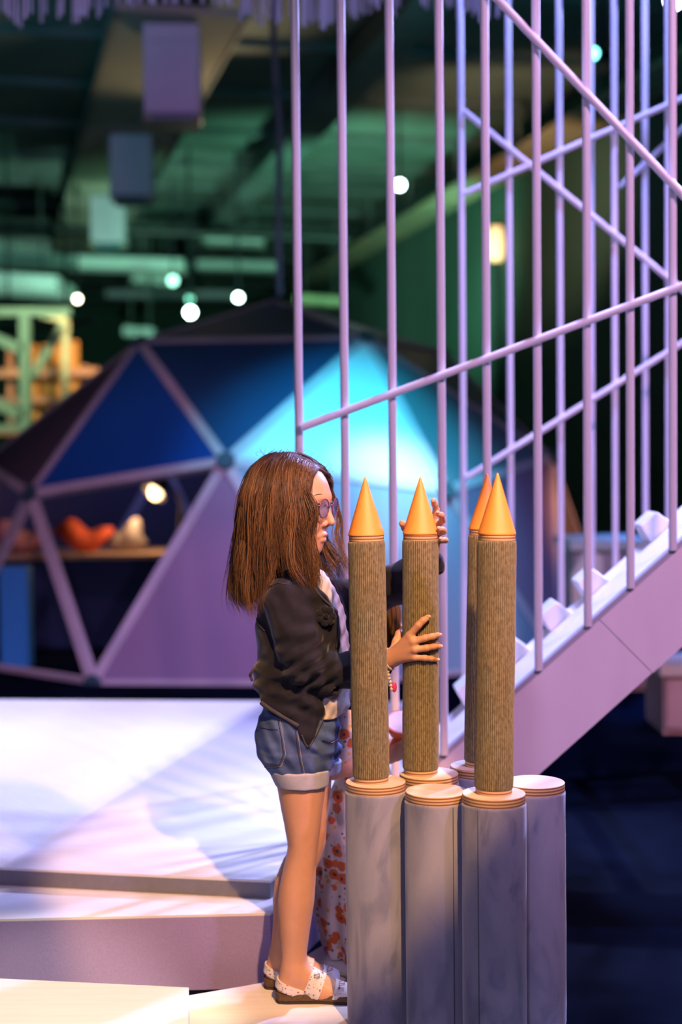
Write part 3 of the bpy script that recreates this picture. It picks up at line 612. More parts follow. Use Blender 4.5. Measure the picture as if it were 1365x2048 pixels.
# ================================================================== figures: distance fields meshed with OpenVDB
import openvdb as vdb
class Field:
    def __init__(s, lo, hi, h):
        s.lo = np.asarray(lo, float); s.h = h; s.n = np.maximum(4, np.ceil((np.asarray(hi)-s.lo)/h).astype(int))
        s.ax = [s.lo[i]+h*np.arange(s.n[i]) for i in range(3)]; s.d = np.full(s.n, 0.05, np.float32)
    def _sub(s, lo, hi):
        i0 = np.maximum(0, np.floor((np.asarray(lo)-s.lo)/s.h).astype(int)); i1 = np.minimum(s.n, np.ceil((np.asarray(hi)-s.lo)/s.h).astype(int)+1)
        if np.any(i1 <= i0): return None
        sl = tuple(slice(a, b) for a, b in zip(i0, i1))
        g = np.meshgrid(*[s.ax[i][sl[i]] for i in range(3)], indexing='ij', sparse=True)
        return sl, g
    def apply(s, fn, lo, hi, k=0.0, op='u', pad=0.02):
        r = s._sub(np.asarray(lo)-pad-k, np.asarray(hi)+pad+k)
        if r is None: return s
        sl, (X, Y, Z) = r; e = np.broadcast_to(fn(X, Y, Z), s.d[sl].shape).astype(np.float32); d = s.d[sl]
        if op == 'cut': e = -e
        if op == 'u':
            if k > 0: h = np.clip(0.5+0.5*(d-e)/k, 0, 1); s.d[sl] = d*(1-h)+e*h-k*h*(1-h)
            else: s.d[sl] = np.minimum(d, e)
        else:
            if k > 0: h = np.clip(0.5-0.5*(d-e)/k, 0, 1); s.d[sl] = d*(1-h)+e*h+k*h*(1-h)
            else: s.d[sl] = np.maximum(d, e)
        return s
    def cap(s, a, b, ra, rb, k=0.008, op='u'):
        a, b = np.asarray(a, float), np.asarray(b, float); ba = b-a; L = ba @ ba + 1e-12; r = max(ra, rb)
        def fn(X, Y, Z):
            t = np.clip(((X-a[0])*ba[0]+(Y-a[1])*ba[1]+(Z-a[2])*ba[2])/L, 0, 1)
            return np.sqrt((X-a[0]-t*ba[0])**2+(Y-a[1]-t*ba[1])**2+(Z-a[2]-t*ba[2])**2)-(ra+(rb-ra)*t)
        return s.apply(fn, np.minimum(a, b)-r, np.maximum(a, b)+r, k, op)
    def chain(s, pts, rad, k=0.008):
        for i in range(len(pts)-1): s.cap(pts[i], pts[i+1], rad[i], rad[i+1], k)
        return s
    def ell(s, c, r, M=None, k=0.01, op='u'):
        c = np.asarray(c, float); r = np.asarray(r, float); M = np.eye(3) if M is None else np.asarray(M); R = r.max()
        def fn(X, Y, Z):
            x, y, z = X-c[0], Y-c[1], Z-c[2]; q = [M[i][0]*x+M[i][1]*y+M[i][2]*z for i in range(3)]
            k0 = np.sqrt(sum((q[i]/r[i])**2 for i in range(3))); k1 = np.sqrt(sum((q[i]/r[i]**2)**2 for i in range(3)))
            return k0*(k0-1)/(k1+1e-9)
        return s.apply(fn, c-R, c+R, k, op)
    def vloft(s, keys, k=0.008, smooth=0.012, round_=0.01, extra=None, op='u', grow=0.0, p=2.0):
        """keys: (y_px, xl, xr, D, ry) rows, top to bottom"""
        rows = []
        for y, xl, xr, D, ry in keys:
            a, b = P(xl, y, D), P(xr, y, D); rows.append(((a[2]+b[2])/2, (a[0]+b[0])/2, D, (b[0]-a[0])/2+grow, ry+grow))
        rows = np.array(sorted(rows)); z = s.ax[2]; zz = np.clip(z, rows[0, 0], rows[-1, 0])
        cols = [np.interp(zz, rows[:, 0], rows[:, j]) for j in range(1, 5)]
        w = max(1, int(smooth/s.h)); ker = np.hanning(2*w+3)[1:-1]; ker /= ker.sum()
        cols = [np.convolve(np.pad(c, len(ker)//2, mode='edge'), ker, 'valid') for c in cols]
        z0, z1 = rows[0, 0], rows[-1, 0]
        def fn(X, Y, Z):
            cx, cy, rx, ry = [np.interp(Z, z, c) for c in cols]
            q = (np.abs((X-cx)/rx)**p+np.abs((Y-cy)/ry)**p)**(1/p); d = (q-1)*np.minimum(rx, ry)
            e = np.maximum(Z-z1, z0-Z)
            r = round_; d = np.minimum(np.maximum(d+r, e+r), 0)+np.sqrt(np.maximum(d+r, 0)**2+np.maximum(e+r, 0)**2)-r
            return extra(d, X, Y, Z) if extra else d
        rm = rows[:, 3].max(); ym = rows[:, 4].max()
        return s.apply(fn, (rows[:, 1].min()-rm, rows[:, 2].min()-ym, z0), (rows[:, 1].max()+rm, rows[:, 2].max()+ym, z1), k, op)
    def warp(s, fn):
        g = np.meshgrid(*s.ax, indexing='ij', sparse=True); s.d += np.broadcast_to(fn(*g), s.d.shape).astype(np.float32); return s
    def max(s, fn):
        g = np.meshgrid(*s.ax, indexing='ij', sparse=True); s.d = np.maximum(s.d, np.broadcast_to(fn(*g), s.d.shape).astype(np.float32)); return s
    def out(s, name, m, parent=None, relax=0):
        w = 3*s.h; d = np.clip(s.d, -w, w).astype(np.float32)
        d[0] = d[-1] = w; d[:, 0] = d[:, -1] = w; d[:, :, 0] = d[:, :, -1] = w
        g = vdb.FloatGrid(w); g.copyFromArray(d); pts, quads = g.convertToQuads(0.0)
        pts = np.asarray(pts, float)*s.h+s.lo; me = bpy.data.meshes.new(name)
        quads = np.asarray(quads)[:, ::-1]
        me.vertices.add(len(pts)); me.vertices.foreach_set('co', pts.ravel().astype(np.float32))
        me.loops.add(quads.size); me.loops.foreach_set('vertex_index', quads.ravel().astype(np.int32))
        me.polygons.add(len(quads)); me.polygons.foreach_set('loop_start', np.arange(0, quads.size, 4, dtype=np.int32)); me.polygons.foreach_set('loop_total', np.full(len(quads), 4, np.int32))
        me.update(calc_edges=True); me.validate()
        v = np.zeros(3); 
        me.polygons.foreach_set('use_smooth', [True]*len(me.polygons))
        if m is not None: me.materials.append(m)
        o = bpy.data.objects.new(name, me); link(o)
        # outward check
        bm = bmesh.new(); bm.from_mesh(me)
        if bm.calc_volume(signed=True) < 0: bmesh.ops.reverse_faces(bm, faces=bm.faces); bm.to_mesh(me)
        bm.free()
        if relax:
            md = o.modifiers.new('relax', 'SMOOTH'); md.factor = 0.5; md.iterations = relax
        if parent is not None: adopt(o, parent)
        return o
def adopt(o, parent):
    o.parent = parent; o.matrix_parent_inverse = Matrix.Translation(-Vector(parent.location)) if parent.parent is None else Matrix.Translation(-Vector(parent.parent.location)) if parent.type == 'EMPTY' else Matrix.Identity(4)
    return o
from mathutils.bvhtree import BVHTree
def bvh(*objs):
    V = []; F = []
    for o in objs:
        n = len(V); V += [tuple(v.co) for v in o.data.vertices]; F += [tuple(i+n for i in p.vertices) for p in o.data.polygons]
    return BVHTree.FromPolygons(V, F)
def onto(tree, x, y, off=0.0008):
    o = Vector((0, 0, CAM_H)); d = (Vector(P(x, y, 3.0))-o).normalized(); h = tree.ray_cast(o, d)
    return None if h[0] is None else np.array(h[0]+h[1]*off)
def seam_on(tree, pts, r, name, m, parent, n=14, off=0.0008):
    t = MB(); run = []
    for i in range(len(pts)-1):
        for f in np.linspace(0, 1, n, endpoint=(i == len(pts)-2)):
            q = onto(tree, pts[i][0]+(pts[i+1][0]-pts[i][0])*f, pts[i][1]+(pts[i+1][1]-pts[i][1])*f, off)
            if q is not None: run.append(q)
    if len(run) < 3: return None
    t.tube(run, r, 6); return adopt(t.out(name, m, None, True), parent)
def G(x, y, D): return P(x, y, D)

# ---- person materials
def skin_material():
    m = mat('warm child skin', (0.62, 0.33, 0.20), 0.48, var=0.05, vscale=25, bump=0.05, bscale=400)
    t, b = nodes_of(m); b.inputs['Subsurface Weight'].default_value = 0.12; b.inputs['Subsurface Radius'].default_value = (0.01, 0.004, 0.002); b.inputs['Subsurface Scale'].default_value = 1.0
    return m
skin_m = skin_material()
lip_m = mat('soft pink lips', (0.48, 0.16, 0.13), 0.4)
def attr_mat(name, rough, spec=None):
    m = bpy.data.materials.new(name); t, b = nodes_of(m); a = t.nodes.new('ShaderNodeVertexColor'); a.layer_name = 'tint'
    t.links.new(a.outputs[0], b.inputs['Base Color']); b.inputs['Roughness'].default_value = rough
    if spec is not None: b.inputs['Specular IOR Level'].default_value = spec
    return m
hair_m = attr_mat('brown hair strands', 0.40, 0.35)
hair_base_m = mat('dark brown hair mass', (0.030, 0.014, 0.007), 0.6, bump=0.4, bscale=40, bstretch=(6, 6, 0.6), bdist=0.004)
jacket_m = mat('navy black sweat jacket', (0.014, 0.014, 0.023), 0.88, var=0.25, vscale=40, bump=0.35, bscale=700, sheen=0.25, spec=0.2, bdist=0.001)
rib_m = mat('dark ribbed jacket trim', (0.05, 0.045, 0.06), 0.9, bump=0.6, bscale=260, bstretch=(1, 1, 0.1), bdist=0.002)
def tee_material():
    m = mat('pale grey lilac t-shirt', (0.56, 0.50, 0.50), 0.85, var=0.06, vscale=90, bump=0.2, bscale=500)
    return m
tee_m = tee_material()
denim_m = mat('mid blue denim', (0.085, 0.14, 0.34), 0.8, c2=(0.028, 0.05, 0.15), vscale=15, stretch=(1, 1, 1.6), bump=0.4, bscale=600, bdist=0.0012)
cuff_m = mat('pale turned denim cuff', (0.42, 0.42, 0.52), 0.85, var=0.08, vscale=60, bump=0.3, bscale=600)
stitch_m = mat('dark denim seam', (0.02, 0.03, 0.08), 0.8)
thread_m = mat('pale orange stitching', (0.40, 0.33, 0.30), 0.8)
cork_m = mat('brown cork footbed', (0.13, 0.075, 0.04), 0.85, c2=(0.07, 0.04, 0.022), vscale=180, bump=0.4, bscale=400)
def print_mat(name, base, spots):
    """small printed motifs scattered on cloth: spots = (scale, radius, colour, seed offset)"""
    m = bpy.data.materials.new(name); t, b = nodes_of(m); N, L = t.nodes, t.links; b.inputs['Roughness'].default_value = 0.7
    tc = N.new('ShaderNodeTexCoord'); cur = None
    rgb = N.new('ShaderNodeRGB'); rgb.outputs[0].default_value = (*base, 1); cur = rgb.outputs[0]
    for sc, rad, colr, off in spots:
        mp = N.new('ShaderNodeMapping'); mp.inputs['Location'].default_value = (off, off*0.7, off*1.3); mp.inputs['Scale'].default_value = (1, 0.35, 1); L.new(tc.outputs['Object'], mp.inputs[0])
        ns = N.new('ShaderNodeTexNoise'); ns.inputs['Scale'].default_value = sc*1.6; L.new(mp.outputs[0], ns.inputs['Vector'])
        v = N.new('ShaderNodeTexVoronoi'); v.inputs['Scale'].default_value = sc; v.inputs['Randomness'].default_value = 0.75; L.new(mp.outputs[0], v.inputs['Vector'])
        ad = N.new('ShaderNodeMath'); ad.operation = 'MULTIPLY_ADD'; ad.inputs[1].default_value = 0.35; L.new(ns.outputs[0], ad.inputs[0]); L.new(v.outputs['Distance'], ad.inputs[2])
        lt = N.new('ShaderNodeMapRange'); lt.inputs[1].default_value = rad+0.175; lt.inputs[2].default_value = rad+0.205; lt.inputs[3].default_value = 1; lt.inputs[4].default_value = 0; L.new(ad.outputs[0], lt.inputs[0])
        mx = N.new('ShaderNodeMix'); mx.data_type = 'RGBA'; L.new(lt.outputs[0], mx.inputs[0]); L.new(cur, mx.inputs[6]); mx.inputs[7].default_value = (*colr, 1); cur = mx.outputs[2]
    L.new(cur, b.inputs['Base Color']); return m
strap_m = print_mat('white strap with little printed butterflies', (0.72, 0.66, 0.64), [(95, 0.20, (0.28, 0.10, 0.18), 0.0), (150, 0.16, (0.10, 0.09, 0.20), 3.1), (120, 0.12, (0.40, 0.28, 0.45), 7.7)])
floral_m = print_mat('cream cotton with orange flowers', (0.66, 0.55, 0.52), [(58, 0.20, (0.10, 0.12, 0.11), 2.3), (44, 0.22, (0.62, 0.40, 0.10), 5.1), (30, 0.40, (0.60, 0.12, 0.03), 0.0), (30, 0.14, (0.10, 0.03, 0.02), 0.0)])
glass_rim_m = mat('dark rose spectacle frame', (0.16, 0.04, 0.07), 0.25)
def lens_material():
    m = bpy.data.materials.new('bluish spectacle lens'); t, b = nodes_of(m); N, L = t.nodes, t.links
    g = N.new('ShaderNodeBsdfGlossy'); g.inputs['Roughness'].default_value = 0.03; g.inputs['Color'].default_value = (0.75, 0.8, 1, 1); tr = N.new('ShaderNodeBsdfTransparent'); tr.inputs[0].default_value = (0.80, 0.88, 1, 1)
    mx = N.new('ShaderNodeMixShader'); mx.inputs[0].default_value = 0.16; L.new(tr.outputs[0], mx.inputs[1]); L.new(g.outputs[0], mx.inputs[2])
    L.new(mx.outputs[0], N['Material Output'].inputs[0]); return m
lens_m = lens_material()
nail_m = mat('pale pink nail', (0.70, 0.45, 0.38), 0.3)

# ------------------------------------------------------------------ the girl
girl = thing('person', 'long-haired girl in glasses, navy jacket and denim shorts holding a corduroy column', 'person', P(640, 2010, 3.24)*[1, 1, 0])
HC = P(583, 1001, 3.25)
yaw, pit = math.radians(-23), math.radians(7)
Ff = np.array([math.cos(yaw)*math.cos(pit), math.sin(yaw)*math.cos(pit), -math.sin(pit)])
Lf = np.array([-math.sin(yaw), math.cos(yaw), 0.0]); Uf = np.cross(Ff, Lf); HM = np.array([Ff, Lf, Uf])
def HD(f, l, u): return HC+Ff*f+Lf*l+Uf*u
body = Field((-0.22, 2.98, -0.005), (0.26, 3.46, 1.26), 0.0024)
# head
body.ell(HD(-0.002, 0, 0.012), (0.093, 0.075, 0.085), HM, 0)
body.ell(HD(0.033, 0, -0.040), (0.056, 0.060, 0.066), HM, 0.03)
for s in (-1, 1):
    body.cap(HD(-0.012, s*0.050, -0.052), HD(0.060, s*0.012, -0.098), 0.018, 0.015, 0.025)
    body.cap(HD(0.052, s*0.034, -0.046), HD(0.050, s*0.034, -0.05), 0.027, 0.027, 0.02)
    body.cap(HD(0.080, s*0.012, 0.016), HD(0.064, s*0.048, 0.014), 0.010, 0.009, 0.015)
body.cap(HD(0.066, 0, -0.099), HD(0.064, 0, -0.102), 0.017, 0.016, 0.016)
body.cap(HD(0.070, 0, -0.074), HD(0.068, 0, -0.07), 0.021, 0.02, 0.014)
body.cap(HD(0.084, 0, 0.004), HD(0.1045, 0, -0.036), 0.0068, 0.0085, 0.008)
for s in (-1, 1):
    body.cap(HD(0.0915, s*0.0105, -0.042), HD(0.0895, s*0.0105, -0.043), 0.0072, 0.007, 0.005)
    body.ell(HD(0.0915, s*0.031, -0.003), (0.012, 0.017, 0.0125), HM, 0.010, 'cut')
    body.ell(HD(-0.008, s*0.076, -0.015), (0.015, 0.007, 0.027), HM, 0.005)
body.cap(HD(0.0895, -0.008, -0.0665), HD(0.0895, 0.008, -0.0665), 0.0052, 0.0052, 0.004)
body.cap(HD(0.083, -0.016, -0.0700), HD(0.083, 0.016, -0.0700), 0.0050, 0.0050, 0.006)
body.cap(HD(0.0875, -0.008, -0.0785), HD(0.0875, 0.008, -0.0785), 0.0056, 0.0056, 0.004)
body.cap(HD(0.095, -0.017, -0.0725), HD(0.095, 0.017, -0.0725), 0.0018, 0.0018, 0.003, 'cut')
for s in (-1, 1):   # eyelids
    body.cap(HD(0.083, s*0.020, 0.0075), HD(0.076, s*0.043, 0.0055), 0.0035, 0.0035, 0.004)
# neck, trunk, arms
body.chain([P(572, 1078, 3.255), P(570, 1172, 3.26), P(590, 1230, 3.25)], [0.036, 0.040, 0.07], 0.02)
body.vloft([(1190, 545, 640, 3.25, 0.07), (1260, 535, 655, 3.25, 0.085), (1400, 535, 660, 3.25, 0.08), (1470, 525, 660, 3.245, 0.09), (1540, 535, 655, 3.245, 0.09)], 0.02)
NS, NE, NW = P(572, 1205, 3.165), P(625, 1330, 3.165), P(778, 1319, 3.138)
FS_, FE, FW = P(612, 1200, 3.345), P(735, 1205, 3.335), P(861, 1112, 3.222)
body.chain([NS, NE, P(705, 1338, 3.165), NW], [0.034, 0.029, 0.026, 0.0195], 0.012)
body.chain([FS_, FE, FW], [0.034, 0.029, 0.0185], 0.012)
# legs
NL, FL = 3.2, 3.288
body.vloft([(1500, 545, 655, NL, 0.052), (1570, 554, 652, NL, 0.052), (1610, 561, 647, NL, 0.048), (1650, 569, 642, NL, 0.043), (1690, 576, 637, NL, 0.039), (1711, 573, 635, NL, 0.038), (1732, 568, 633, NL, 0.038), (1773, 559, 631, NL, 0.039), (1804, 555, 629, NL, 0.039), (1855, 558, 621, NL, 0.034), (1906, 563, 614, NL, 0.027), (1945, 562, 617, NL, 0.025), (1962, 562, 624, NL, 0.025)], 0.01)
body.vloft([(1500, 565, 668, FL, 0.052), (1570, 572, 663, FL, 0.052), (1610, 578, 659, FL, 0.046), (1650, 583, 655, FL, 0.041), (1691, 584, 651, FL, 0.038), (1720, 566, 642, FL, 0.037), (1763, 549, 621, FL, 0.038), (1794, 546, 613, FL, 0.037), (1835, 547, 604, FL, 0.032), (1886, 543, 592, FL, 0.026), (1917, 539, 592, FL, 0.025), (1935, 538, 598, FL, 0.025)], 0.008)
def foot(F, x0, yo, D, k=0.012):
    """x0: heel pixel, yo: sole pixel offset against the near foot"""
    p = lambda x, y, dd=0: P(x0+x, y+yo, D+dd)
    F.chain([p(37, 1938), p(25, 1972)], [0.027, 0.0235], k); F.chain([p(25, 1972), p(80, 1981), p(135, 1986)], [0.0235, 0.020, 0.017], k)
    F.chain([p(44, 1945), p(95, 1972), p(135, 1984)], [0.026, 0.022, 0.016], k)
    F.chain([p(90, 1984, -0.012), p(138, 1988, -0.014)], [0.018, 0.015], k); F.chain([p(90, 1984, 0.012), p(138, 1988, 0.014)], [0.018, 0.015], k)
    for i, (dx, dd, r) in enumerate(((168, 0.021, 0.010), (170, 0.008, 0.0082), (166, -0.004, 0.0078), (160, -0.015, 0.0072), (152, -0.024, 0.0065))):
        F.chain([p(136, 1988, dd*0.9), p(dx, 1992, dd)], [r*1.15, r], 0.005)
foot(body, 552, 0, NL); foot(body, 528, -29, FL)
# near hand
def hand(F, wrist, mcp, fingers, thumb, r0, wr):
    for m_, f_, r in zip(mcp, fingers, r0):
        F.cap(wrist, m_, wr*0.80, r*1.22, 0.010); F.chain([m_]+f_, [r*1.18]+[r*(1.05-0.09*i) for i in range(len(f_))], 0.004)
    F.chain(thumb, [0.012, 0.0098, 0.0082, 0.0075][:len(thumb)], 0.006)
hand(body, P(786, 1315, 3.135), [P(820, 1271, 3.098), P(827, 1283, 3.092), P(830, 1299, 3.092), P(829, 1315, 3.098)],
     [[P(838, 1250, 3.087), P(847, 1241, 3.086), P(856, 1235, 3.092)], [P(851, 1276, 3.088), P(866, 1273, 3.100), P(877, 1270, 3.120)],
      [P(854, 1296, 3.088), P(868, 1293.5, 3.101), P(879, 1293, 3.122)], [P(850, 1316, 3.092), P(863, 1317.5, 3.100), P(873, 1319.5, 3.113)]],
     [P(788, 1305, 3.137), P(794, 1284, 3.150), P(799, 1268, 3.160), P(807, 1258, 3.178)], [0.0074, 0.0072, 0.0068, 0.0060], 0.0205)
# far hand, reaching round the cone from behind
hand(body, P(862, 1106, 3.218), [P(868, 1040, 3.200), P(874, 1053, 3.202), P(876, 1067, 3.202), P(874, 1082, 3.202)],
     [[P(873, 1020, 3.186), P(870, 1008, 3.172), P(867, 1001, 3.160)], [P(886, 1040, 3.176), P(883, 1030, 3.150), P(875, 1027, 3.136)],
      [P(888, 1063, 3.172), P(886, 1059, 3.140), P(879, 1058, 3.122)], [P(892, 1081, 3.176), P(890, 1079, 3.140), P(883, 1079, 3.122)]],
     [P(850, 1088, 3.214), P(828, 1070, 3.210), P(811, 1056, 3.196), P(805, 1047, 3.180)], [0.0070, 0.0068, 0.0066, 0.0058], 0.019)
body_o = body.out('body', skin_m, girl)
nl = MB()
for (x, y, D, dx, dy) in ((859, 1233, 3.0865, 1, -.6), (881, 1269, 3.119, 1, 0), (883, 1292, 3.121, 1, 0), (877, 1319, 3.111, 1, 0), (876, 1024, 3.1295, 0, 0), (878, 1055.5, 3.1165, 0, 0), (882, 1076.5, 3.1175, 0, 0)):
    nl.ball(P(x, y, D), (0.0042, 0.0022, 0.0036), 12, 8)
adopt(nl.out('fingernails', nail_m, None, True), girl)
for s in (-1, 1):
    e = MB().ball((0, 0, 0), 0.0125, 20, 12).out('eye', mat('eye white', (0.75, 0.72, 0.70), 0.2), None, True); e.location = HD(0.0685, s*0.031, -0.002); ep = np.array(e.location); adopt(e, girl)
    d = Ff*0.99-Uf*0.14; d /= np.linalg.norm(d)
    adopt(MB().tube([ep+d*0.0105, ep+d*0.0131], [0.0068, 0.0045], 16).out('iris', mat('dark brown iris', (0.03, 0.015, 0.008), 0.15), None, True), girl)
    lash = MB(); 
    for q in range(12):
        a = -0.9+1.8*q/11; o_ = ep+Ff*(0.0125*math.cos(a)*0.95)+Lf*(0.0125*math.sin(a))+Uf*0.004; lash.tube([o_, o_+Ff*0.006+Uf*0.001+Lf*0.003*math.sin(a), o_+Ff*0.009+Uf*0.004+Lf*0.005*math.sin(a)], [0.0005, 0.0004, 0.0001], 4)
    adopt(lash.out('eyelashes', hair_base_m), girl)
    br = MB()
    for q in range(40):
        f = q/39; c_ = HD(0.0885-0.017*f*f, s*(0.013+0.034*f), 0.023+0.004*math.sin(f*3)-0.004*f); dd = Lf*s*0.008-Ff*0.003+Uf*(0.003-0.004*f); br.tube([c_, c_+dd*0.5+Ff*0.0006, c_+dd], [0.0006, 0.0006, 0.0001], 4)
    adopt(br.out('eyebrow', hair_base_m), girl)
lp = MB()
for (u_, f_, r_, w_) in ((-0.0672, 0.0918, 0.0036, 0.0105), (-0.0786, 0.0903, 0.0038, 0.010)):
    lp.tube([HD(f_-0.0075, -w_-0.005, -0.0715), HD(f_-0.002, -w_*0.6, u_), HD(f_, 0, u_), HD(f_-0.002, w_*0.6, u_), HD(f_-0.0075, w_+0.005, -0.0715)], [0.001, r_*0.9, r_, r_*0.9, 0.001], 10)
adopt(lp.out('lips', lip_m, None, True), girl)
# glasses
gl = bpy.data.objects.new('glasses', None); COL.objects.link(gl); gl.location = girl.location; gl.parent = girl; gl.matrix_parent_inverse = Matrix.Translation(-Vector(girl.location))
gl['label'] = 'round glasses with dark rose frames and bluish lenses'
for s in (-1, 1):
    C_ = HD(0.1010-0.004, s*0.0315, -0.005); Lr = Lf*math.cos(0.12*s)-Ff*math.sin(0.12*s)*1.0
    ring = [C_+0.0212*(math.cos(a)*Lr+math.sin(a)*Uf) for a in np.linspace(0, 2*math.pi, 37)]
    adopt(MB().tube(ring, 0.0014, 8).out('rim', glass_rim_m, None, True), gl)
    n_ = np.cross(Lr, Uf); disc = MB(); disc.add([C_+0.0208*(math.cos(a)*Lr+math.sin(a)*Uf)+n_*0.0006*q for q in (-1, 1) for a in np.linspace(0, 2*math.pi, 37)[:-1]], [tuple(range(36)), tuple(range(71, 35, -1))]+[(i, 36+i, 36+(i+1) % 36, (i+1) % 36) for i in range(36)])
    adopt(disc.out('lens', lens_m), gl)
    t0 = C_+Lr*s*0.0215+Uf*0.006
    adopt(MB().tube([t0, t0+Lf*s*0.006-Ff*0.004, t0+Lf*s*0.011-Ff*0.03, HD(-0.005, s*0.078, 0.005), HD(-0.018, s*0.079, -0.012)], [0.0022, 0.0018, 0.0015, 0.0014, 0.0014], 8).out('temple', glass_rim_m, None, True), gl)
adopt(MB().tube([HD(0.0965, -0.011, -0.003), HD(0.1, -0.004, 0.001), HD(0.1, 0.004, 0.001), HD(0.0965, 0.011, -0.003)], 0.0014, 8).out('bridge', glass_rim_m, None, True), gl)

# ---- clothes
def zline(pts, D):
    q = sorted((P(x, y, D)[0], P(x, y, D)[2]) for x, y in pts); xs = [a for a, b in q]; zs = [b for a, b in q]; return lambda X: np.interp(X, xs, zs)
def xline(pts, D):
    q = sorted((P(x, y, D)[2], P(x, y, D)[0]) for y, x in pts); zs = [a for a, b in q]; xs = [b for a, b in q]; return lambda Z: np.interp(Z, zs, xs)
tee_keys = [(1128, 572, 632, 3.25, 0.045), (1150, 556, 655, 3.25, 0.075), (1180, 540, 672, 3.25, 0.095), (1229, 525, 690, 3.25, 0.105), (1290, 525, 698, 3.25, 0.105), (1340, 525, 700, 3.25, 0.105), (1400, 525, 702, 3.25, 0.105), (1438, 528, 694, 3.25, 0.105)]
tee = Field((-0.2, 3.1, 0.60), (0.06, 3.40, 1.06), 0.0026)
tee.vloft(tee_keys, 0, round_=0.012)
tee.warp(lambda X, Y, Z: 0.0022*np.sin(Z*110+X*140+2*np.sin(Y*60))+0.0012*np.sin(X*300-Z*150))
hem_t = zline([(520, 1430), (640, 1436), (665, 1440), (690, 1432), (705, 1418)], 3.17)
tee.max(lambda X, Y, Z: hem_t(X)-Z)
tee.cap(P(588, 1085, 3.25), P(596, 1135, 3.25), 0.040, 0.043, 0, 'cut')
tee_o = tee.out('t_shirt', tee_m, girl); tee_o['label'] = 'pale grey-lilac t-shirt under the open jacket'
jk = Field((-0.25, 3.05, 0.54), (0.26, 3.46, 1.07), 0.0025)
jkeys = [(1133, 560, 634, 3.255, 0.052), (1150, 546, 655, 3.25, 0.085), (1180, 529, 680, 3.25, 0.108), (1229, 511, 698, 3.25, 0.118), (1290, 515, 708, 3.25, 0.116), (1341, 509, 712, 3.25, 0.116), (1375, 506, 712, 3.25, 0.116), (1410, 510, 714, 3.25, 0.117), (1450, 520, 700, 3.25, 0.117), (1520, 530, 690, 3.25, 0.117)]
jk.vloft(jkeys, 0, round_=0.01)
xe = xline([(1120, 622), (1140, 630), (1180, 640), (1210, 664), (1229, 679), (1260, 681), (1300, 677), (1340, 670), (1380, 656), (1400, 651), (1430, 646), (1470, 630), (1497, 620)], 3.14)
hem = zline([(500, 1390), (512, 1399), (526, 1412), (545, 1425), (563, 1436), (580, 1446), (597, 1457), (601, 1470), (607, 1490), (617, 1500), (624, 1492), (640, 1452), (720, 1440)], 3.14)
jk.max(lambda X, Y, Z: hem(X)-Z)
jk.max(lambda X, Y, Z: np.minimum(X-xe(Z), np.maximum(3.275-Y, 0)*0+(3.275-Y)))
# inner hollow over the shirt and a hollow hem
jk.vloft([(y, xl+7, xr-9, D, ry-0.008) for y, xl, xr, D, ry in jkeys], 0.002, op='cut') if False else None
jk.cap(P(588, 1080, 3.25), P(597, 1140, 3.25), 0.043, 0.047, 0, 'cut')
jk.chain([P(574, 1203, 3.172), P(592, 1262, 3.158), P(612, 1322, 3.157)], [0.053, 0.055, 0.055], 0.006)
jk.chain([P(612, 1322, 3.157), P(655, 1341, 3.162), P(705, 1342, 3.168), P(758, 1328, 3.152)], [0.052, 0.045, 0.040, 0.033], 0.010)
jk.chain([P(612, 1205, 3.340), P(680, 1205, 3.345), P(745, 1190, 3.330), P(800, 1166, 3.275), P(858, 1128, 3.226)], [0.055, 0.052, 0.050, 0.047, 0.036], 0.014)
def wrinkle(X, Y, Z):
    # broad soft folds, sharper round the elbow and along the waist
    e = np.exp(-(((X+0.06)/0.07)**2+((Z-0.76)/0.07)**2)); w = np.exp(-((Z-0.70)/0.06)**2)
    return 0.0030*np.sin(X*70+Z*95+2.0*np.sin(X*38-Z*22)+Y*30)+0.0062*e*np.sin((X*0.55-Z*0.85)*230+1.5*np.sin(Y*60))+0.0048*w*np.sin((X*0.4+Z)*150+Y*40)
jk.warp(wrinkle)
jk_o = jk.out('jacket', jacket_m, girl, relax=1); jk_o['label'] = 'open navy-black zip jacket with long sleeves'
jt = bvh(jk_o)
# hem rib, zip edge, seams, shoulder tab, rosette
seam_on(jt, [(507, 1388), (526, 1407), (545, 1420), (563, 1431), (580, 1441), (597, 1452)], 0.0052, 'hem_rib', rib_m, girl, 8, 0.001)
zp = seam_on(jt, [(604, 1470), (610, 1486), (616, 1494)], 0.0022, 'zip_end', rib_m, girl)
brass = mat('dull brass zip', (0.45, 0.36, 0.22), 0.35, metal=0.8)
zt = MB()
for i in range(30):
    f = i/29; x = 619+(650-619)*f**0.9; y = 1492-(1492-1428)*f; q = P(x+1, y, 3.135+0.004*f); zt.box(q-0.0012, q+0.0012)
adopt(zt.out('zip_teeth', brass), girl)
seam_on(jt, [(529, 1190), (540, 1173), (556, 1166), (580, 1170)], 0.0012, 'armhole_seam', rib_m, girl)
seam_on(jt, [(512, 1232), (518, 1250), (530, 1262)], 0.0012, 'armhole_seam', rib_m, girl)
zt_ = [onto(jt, x, y, 0.0012) for x, y in ((629, 1176), (637, 1188), (648, 1200), (660, 1211), (672, 1224), (676, 1236), (677, 1258), (675, 1280), (673, 1296))]
zt_ = [q for q in zt_ if q is not None]
if len(zt_) > 3: adopt(MB().tube(zt_, 0.0024, 6).out('zip_tape', rib_m, None, True), girl)
tt_ = bvh(tee_o); g_ = [[onto(tt_, x, y, 0.0008) for x in np.linspace(681, 699, 6)] for y in np.linspace(1226, 1302, 14)]
